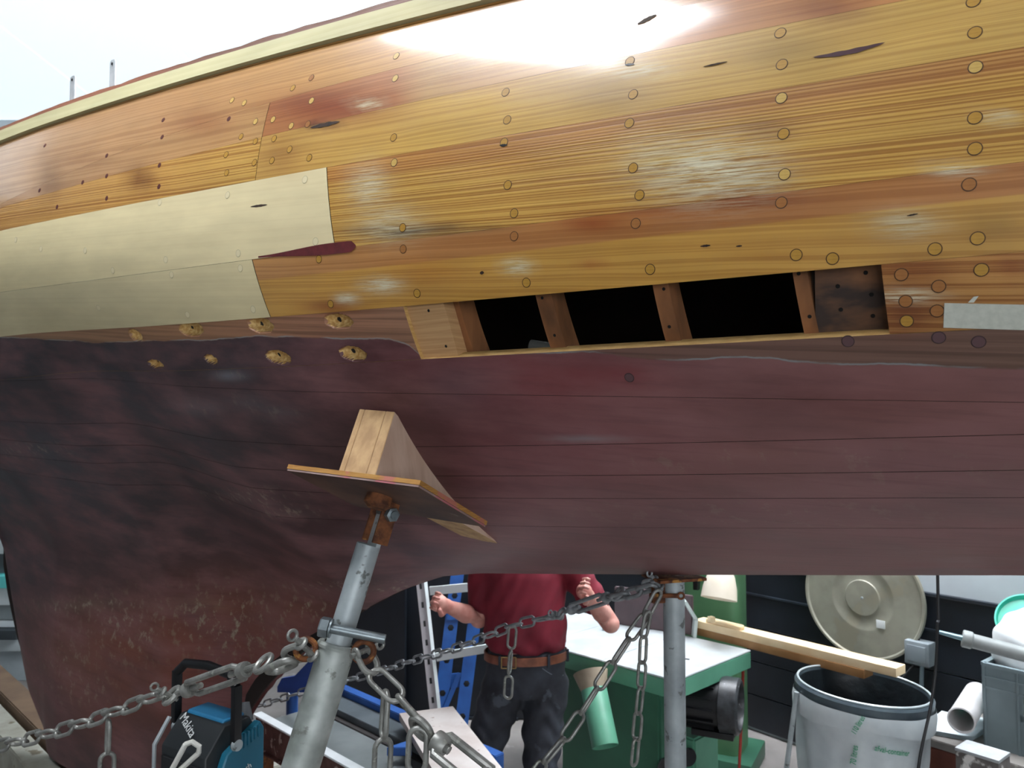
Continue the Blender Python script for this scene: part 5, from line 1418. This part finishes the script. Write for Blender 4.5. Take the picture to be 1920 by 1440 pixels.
uL0, uL1 = at(822, 1360, 4.98), at(862, 1040, 5.1); uR0, uR1 = at(866, 1350, 5.02), at(905, 1040, 5.14)
uL0 = uL0+(uL0-uL1)*((uL0.z-.0)/(uL1.z-uL0.z)); uR0 = uR0+(uR0-uR1)*((uR0.z-.0)/(uR1.z-uR0.z))
plate_bar(blue, 'upright', uL0, uL1, .085, .01, fc, m_blue, q0, [.1+.17*k for k in range(6)], .021)
plate_bar(blue, 'upright', uR0, uR1, .085, .01, fc, m_blue, q0, [.14+.17*k for k in range(5)], .021)
for y_ in (1150, 1278): plate_bar(blue, 'cross_plate', at(838-(y_-1150)*.13, y_, 5.03), at(892-(y_-1150)*.13, y_-4, 5.06), .09, .008, fc, m_blue, q0)
plate_bar(blue, 'brace', at(832, 1335, 4.97), at(862, 1262, 5.0), .03, .006, fc, m_blue, q0)

dpn = [(at(600, 1300, 5.5), at(760, 1300, 5.3)), (at(752, 1300, 5.44), at(985, 1300, 5.40))]
for (a, b), lb in zip(dpn, ('black sheet panel standing upright left of the white slotted frame', 'black sheet panel standing upright behind the blue rack and the man')):
    a.z = b.z = 0; c = (a+b)/2; o = thing('black_panel', lb, 'panel', c); d = b-a
    bm = bmesh.new(); bx(bm, (0, 0, .93), (d.length, .03, 1.84), math.atan2(d.y, d.x), bev=.003); fin('panel_sheet', bm, m_dark, o)
    bm = bmesh.new(); bx(bm, (0, .12, .01), (d.length*.9, .3, .02), math.atan2(d.y, d.x), bev=.002); fin('foot_rail', bm, m_dark, o)

# ================================================================ FOREGROUND LOW THINGS
TD = Vector((.712, -.702, 0)); TN = Vector((.702, .712, 0))
TA = Vector((-1.157, 3.49, 0)); TZt = .75
tro = thing('steel_cradle', 'rusty steel cradle beam with white top flange and grey deck behind the prop', 'cradle', TA+TD*.6)
to = tro.location.copy(); m_flange = mat('white_flange_paint', '#dde2e2', '#c8cdcd', rough=.5, scale=8)
m_rweb = mat('speckled_rusty_web', '#6b4a42', '#4c322c', rough=.8, scale=16, spots=('#a8988c', 26, .6), bmp=.3)
pbox('top_flange', TA-TN*.0, TD*1.45, TN*.045, TZt-.008, TZt, m_flange, tro, to, .002)
pbox('web', TA+TN*.018, TD*1.45, TN*.01, TZt-.14, TZt-.008, m_rweb, tro, to, .001)
pbox('bottom_flange', TA, TD*1.45, TN*.045, TZt-.148, TZt-.14, m_rweb, tro, to, .002)
m_gdeck = mat('grey_deck_plate', '#7f8585', '#6a7070', rough=.45, metal=.2, scale=4)
pbox('deck_plate', TA+TN*.05, TD*1.45, TN*.24, TZt-.06, TZt-.05, m_gdeck, tro, to, .002)
pbox('joint_strip', TA+TN*.29, TD*1.45, TN*.035, TZt-.06, TZt-.046, mat('dark_strip', '#2a2624', rough=.7), tro, to, .002)
pbox('deck_plate', TA+TN*.325, TD*1.45, TN*.115, TZt-.06, TZt-.02, mat('dark_grey_plate', '#5c6468', '#4c5458', rough=.4), tro, to, .002)
pbox('blue_rail', TA+TN*.44-TD*.1, TD*1.2, TN*.05, TZt-.05, TZt+.01, m_blue, tro, to, .003)
for k in (0.05, 1.3):
    for w_ in (.0, .43): pbox('leg', TA+TD*k+TN*w_, TD*.06, TN*.05, 0, TZt-.148 if w_ == 0 else TZt-.06, m_rust, tro, to, .003)
bkt = thing('blue_bracket', 'blue triangular steel bracket showing left of the near prop', 'bracket', at(545, 1290, 3.95))
ko = bkt.location.copy(); bm = bmesh.new()
poly = [at(x_, y_, 3.95) for x_, y_ in ((520, 1288), (528, 1272), (552, 1268), (590, 1228), (600, 1228), (600, 1298), (520, 1298))]
a = [bm.verts.new(p-ko) for p in poly]; b = [bm.verts.new(p-ko+Vector((.01, .02, 0))) for p in poly]
bm.faces.new(a); bm.faces.new(b[::-1])
for k in range(len(a)): bm.faces.new((a[k], a[(k+1) % len(a)], b[(k+1) % len(a)], b[k]))
fin('gusset', bm, mat('deep_blue_steel', '#1f3f86', '#1a3472', rough=.45), bkt, smooth=None)
bm = bmesh.new(); tube(bm, [(0, .03, -.0), (0, .03, -ko.z+.0)], .03, 12); fin('stand_leg', bm, m_blue, bkt)
bx1 = atz(808, 1333, .79); bx2 = atz(905, 1470, .79); dd = (bx2-bx1).normalized()
plk = thing('pale_plank', 'wide pale dusty plank laid over the cradle in front of the man', 'plank', Vector((bx1.x, bx1.y, TZt+.016)))
bm = bmesh.new(); c = dd*.55; bx(bm, (c.x-.02, c.y, .015), (1.1, .24, .03), math.atan2(dd.y, dd.x), bev=.004)
fin('plank_board', bm, mat('dusty_plank', '#b5a8a0', '#cfc8c2', rough=.7, scale=5, spots=('#8c6f62', 30, .66)), plk)
bm = bmesh.new(); bx(bm, (c.x-.02, c.y, -.001), (1.1, .10, .006), math.atan2(dd.y, dd.x)); fin('batten', bm, m_pined, plk)
bb = thing('blue_wedge', 'small bright blue plastic wedge lying on the cradle deck', 'wedge', atz(750, 1412, TZt-.02)+Vector((0, 0, .0)))
bm = bmesh.new(); prism(bm, [(-.05, -.03), (.05, -.03), (.04, .05)], Matrix.Translation((0, 0, .0)), .035, bev=.003); fin('wedge_block', bm, m_blue, bb)
# baulks under the keel
def hullbox(name, parent, s0, s1, n0, n1, z0, z1, m, org, bev=.006):
    P = EV*s0+NV*n0; return pbox(name, Vector((P.x, P.y, 0)), EV*(s1-s0), NV*(n1-n0), z0, z1, m, parent, org, bev)
ps = EV*-3.9+NV*1.9
def baulk(name, label, P, d, L, n, w, z0, z1, m):
    P = Vector((P.x, P.y, 0)); c = P+d*L/2+n*w/2; org = Vector((c.x, c.y, z0))
    ob = pbox(name, P, d*L, n*w, z0, z1, m, None, org, .006); ob.location = org; return tag(ob, label, 'timber')
m_bk = mat('brown_baulk', '#7d6650', '#5e4a3a', rough=.75, scale=3, stretch=(1, 1, 3), bmp=.2)
m_bkw = mat('whitewashed_baulk', '#aeaea2', '#8c8a7c', rough=.8, scale=5, spots=('#6a6250', 9, .62), bmp=.2)
Pb = atz(52, 1291, .405); Pb = Pb-TD*1.2
baulk('timber_baulk', 'brown timber baulk directly under the heel of the red keel', Pb, TD, 3.0, -TN, .135, .225, .405, m_bk)
baulk('timber_baulk', 'whitewashed timber baulk beside the brown one at the lower left', Pb-TN*.165, TD, 2.9, -TN, .12, .225, .385, m_bkw)
Ps = atz(60, 1412, .222)
for i, t_ in enumerate((-1.0, 0.0, .95)):
    baulk('sleeper', ['weathered sleeper farthest left beneath the two baulks', 'weathered sleeper crossing beneath the two baulks at the lower left corner', 'weathered sleeper beneath the right ends of the two baulks'][i], Ps+TD*t_-TN*.35, TN, 1.25, TD, .16, 0.0, .222, m_bkw if i != 1 else mat('pale_sleeper', '#a08c70', '#7c6850', rough=.8, scale=4))
# stack of sheets far left
cols = [('#c4ced0', '#b4bec0', 'pale grey'), ('#5d6468', '#4a5054', 'dark grey'), ('#d4dee0', '#c8d2d4', 'white'), ('#6ad0cc', '#5cc0bc', 'turquoise'), ('#8c9698', '#7c8688', 'mid grey'), ('#b8c4c8', '#a8b4b8', 'silvery'), ('#3c4448', '#30383c', 'black')]
z = .0
px0 = at(60, 1200, 6.3)
for i, h in enumerate([.24, .10, .08, .06, .12, .14, .10, .16, .2, .2]):
    c1_, c2_, nm = cols[(5, 0, 6, 2, 4, 2, 3, 1, 0, 6)[i]]
    o = thing('stacked_panel', '%s panel, %s in the stack seen left of the red keel' % (nm, ['lowest', 'second from below', 'third from below', 'fourth from below', 'fifth from below', 'sixth from below', 'seventh from below', 'third from the top', 'second from the top', 'topmost'][i]), 'panel', (px0.x-.8, px0.y+.3, z), group='panels stacked left of the keel')
    bm = bmesh.new(); bx(bm, (.05*math.sin(i*2.2), .04*math.cos(i*1.7), h/2-.002), (1.7, .9, h-.006), .04*math.sin(i*3), bev=.006)
    ob = fin('stacked_panel', bm, mat('panel_'+nm, c1_, c2_, rough=.5, scale=4)); ob.location = o.location
    for k in ('label', 'category', 'group'): ob[k] = o[k]
    bpy.data.objects.remove(o); z += h

# ---- site radio on a stool
RC = at(395, 1400, 2.25); RZ = .862
ra = Vector((-.853, .522, 0)); rb = Vector((.522, .853, 0))
radio = thing('site_radio', 'teal and black job site radio with a carrying handle behind the left chain', 'radio', Vector((RC.x, RC.y, RZ))+ra*.13+rb*.09)
ro = radio.location.copy(); RH = .29; RW = .25; RD = .185
m_teal = mat('teal_abs', '#1c6a82', '#185c72', rough=.4, scale=3); m_dk = mat('charcoal_abs', '#2a2e30', '#202426', rough=.45, scale=8)
Mr = Matrix((rb, Vector((0, 0, 1)), ra)).transposed().to_4x4()
Mr.translation = Vector((RC.x, RC.y, RZ))-ro
def rp(name, poly, z0, z1, m, bev=.004):
    bm = bmesh.new(); M = Mr@Matrix.Translation((0, 0, z0)); prism(bm, poly, M, z1-z0, bev=bev); return fin(name, bm, m, radio, smooth=30)
prof = [(0, .03), (.02, 0), (RD-.02, 0), (RD, .02), (RD, RH-.05), (RD-.03, RH), (.065, RH), (.0, RH-.075)]
rp('radio_body', prof, .022, RW-.022, m_dk, .003)
tprof = [(.03, .03), (.03, RH-.13), (.055, RH-.075), (RD-.01, RH-.015), (RD+.006, RH-.04), (RD+.006, .04), (RD-.02, .015)]
rp('side_shell', tprof, -.004, .024, m_teal); rp('side_shell', tprof, RW-.024, RW+.004, m_teal)
rp('top_panel', [(.07, RH-.002), (RD-.03, RH-.002), (RD-.035, RH+.01), (.075, RH+.01)], .04, RW-.04, mat('teal_light', '#2f7fa8', '#28709a', rough=.4))
for k in range(6): rp('vent_rib', [(.10+.013*k, RH-.08+.004*k), (.107+.013*k, RH-.08+.004*k), (.107+.013*k, RH-.035+.002*k), (.10+.013*k, RH-.035+.002*k)], -.008, .004, m_teal, .0008)
rp('speaker_grille', [(-.006, .05), (-.001, .05), (-.001, RH-.10), (-.006, RH-.10)], .03, RW-.03, mat('black_mesh', '#101214', '#1a1d20', rough=.6, scale=200))
rp('roll_bar', [(-.012, .0), (-.006, 0), (-.006, RH-.08), (.045, RH-.012), (.038, RH-.008), (-.012, RH-.076)], RW-.006, RW+.006, m_galv, .001)
la, lb = at(322, 1452, 2.19)-ro, at(360, 1404, 2.19)-ro; ld = (lb-la).normalized(); lx = ld.cross(Vector((.3, -1, .1))).normalized()
bm = bmesh.new()
for sg in (-1, 1): tube(bm, [la+lx*.006*sg, lb+lx*.022*sg], .0075, 10)
tube(bm, [lb-lx*.022, lb+ld*.016-lx*.012, lb+ld*.016+lx*.012, lb+lx*.022], .0075, 10); fin('latch', bm, mat('white_latch', '#d8d8d0', '#c4c4ba', rough=.5), radio)
hp = lambda u, v, w: Mr@Vector((u, v, w))
for w_ in (.03, RW-.03):
    bm = bmesh.new(); a, b = hp(.075, RH-.06, w_-.045 if w_ < .1 else w_+.045), hp(.075, RH+.12, w_-.045 if w_ < .1 else w_+.045)
    M = frame(b-a, up=rb); bx(bm, (a+b)/2, (.02, .026, (b-a).length), rot=M, bev=.004); fin('handle_arm', bm, m_black, radio)
    bm = bmesh.new(); lathe(bm, [(0, -.012), (.016, -.012), (.018, 0), (0, .0)], hp(.075, RH-.05, w_-.045 if w_ < .1 else w_+.045), ra, 16); fin('handle_pivot', bm, m_galv, radio)
bm = bmesh.new(); tube(bm, [hp(.075, RH+.115, -.012), hp(.08, RH+.145, .02), hp(.08, RH+.155, RW/2), hp(.08, RH+.145, RW-.02), hp(.075, RH+.115, RW+.012)], .014, 12); fin('handle_grip', bm, m_black, radio)
bm = bmesh.new(); tube(bm, [hp(.16, RH-.02, .05), hp(.17, RH+.03, .06)], [.026, .012], 14); fin('knob', bm, mat('grey_knob', '#5c6062', rough=.5), radio)
m_wtxt = mat('white_print', '#d4d8d6', rough=.5)
# lettering: on the sloping dark front top and on the teal side
fdir = (hp(0, RH-.075, 0)-hp(.065, RH, 0)).normalized()
Mt = M4(hp(.055, RH-.012, .14)+Vector((-.01, -.01, .0055)), -ra*.62+fdir*.78, (ra*.5+Vector((0, 0, 1))*.3)); 
Mt = M4(hp(.052, RH-.012, .205)+Vector((-.006, -.004, .004)), fdir*.42-ra*.9, -fdir*.9-ra*.42)
text_mesh('lettering', 'Makita', .038, m_wtxt, radio, Mt)
Ms = M4(hp(.045, .115, -.0052), rb*.94+Vector((0, 0, .33)), Vector((0, 0, 1))); text_mesh('lettering', 'Bluetooth', .026, m_wtxt, radio, Ms)
Ms = M4(hp(.05, .088, -.0052), rb*.94+Vector((0, 0, .33)), Vector((0, 0, 1))); text_mesh('lettering', 'USB', .022, m_wtxt, radio, Ms)
st = thing('stool', 'plain wooden stool under the site radio', 'stool', (ro.x, ro.y, 0))
bm = bmesh.new(); bx(bm, (0, 0, RZ-.017), (.36, .30, .032), math.atan2(ra.y, ra.x), bev=.005); fin('seat', bm, m_pined, st)
for sx in (-1, 1):
    for sy in (-1, 1):
        bm = bmesh.new(); a = ra*(.14*sx)+rb*(.11*sy); tube(bm, [(a.x*1.25, a.y*1.25, 0), (a.x, a.y, RZ-.034)], .018, 10); fin('leg', bm, m_pined, st)
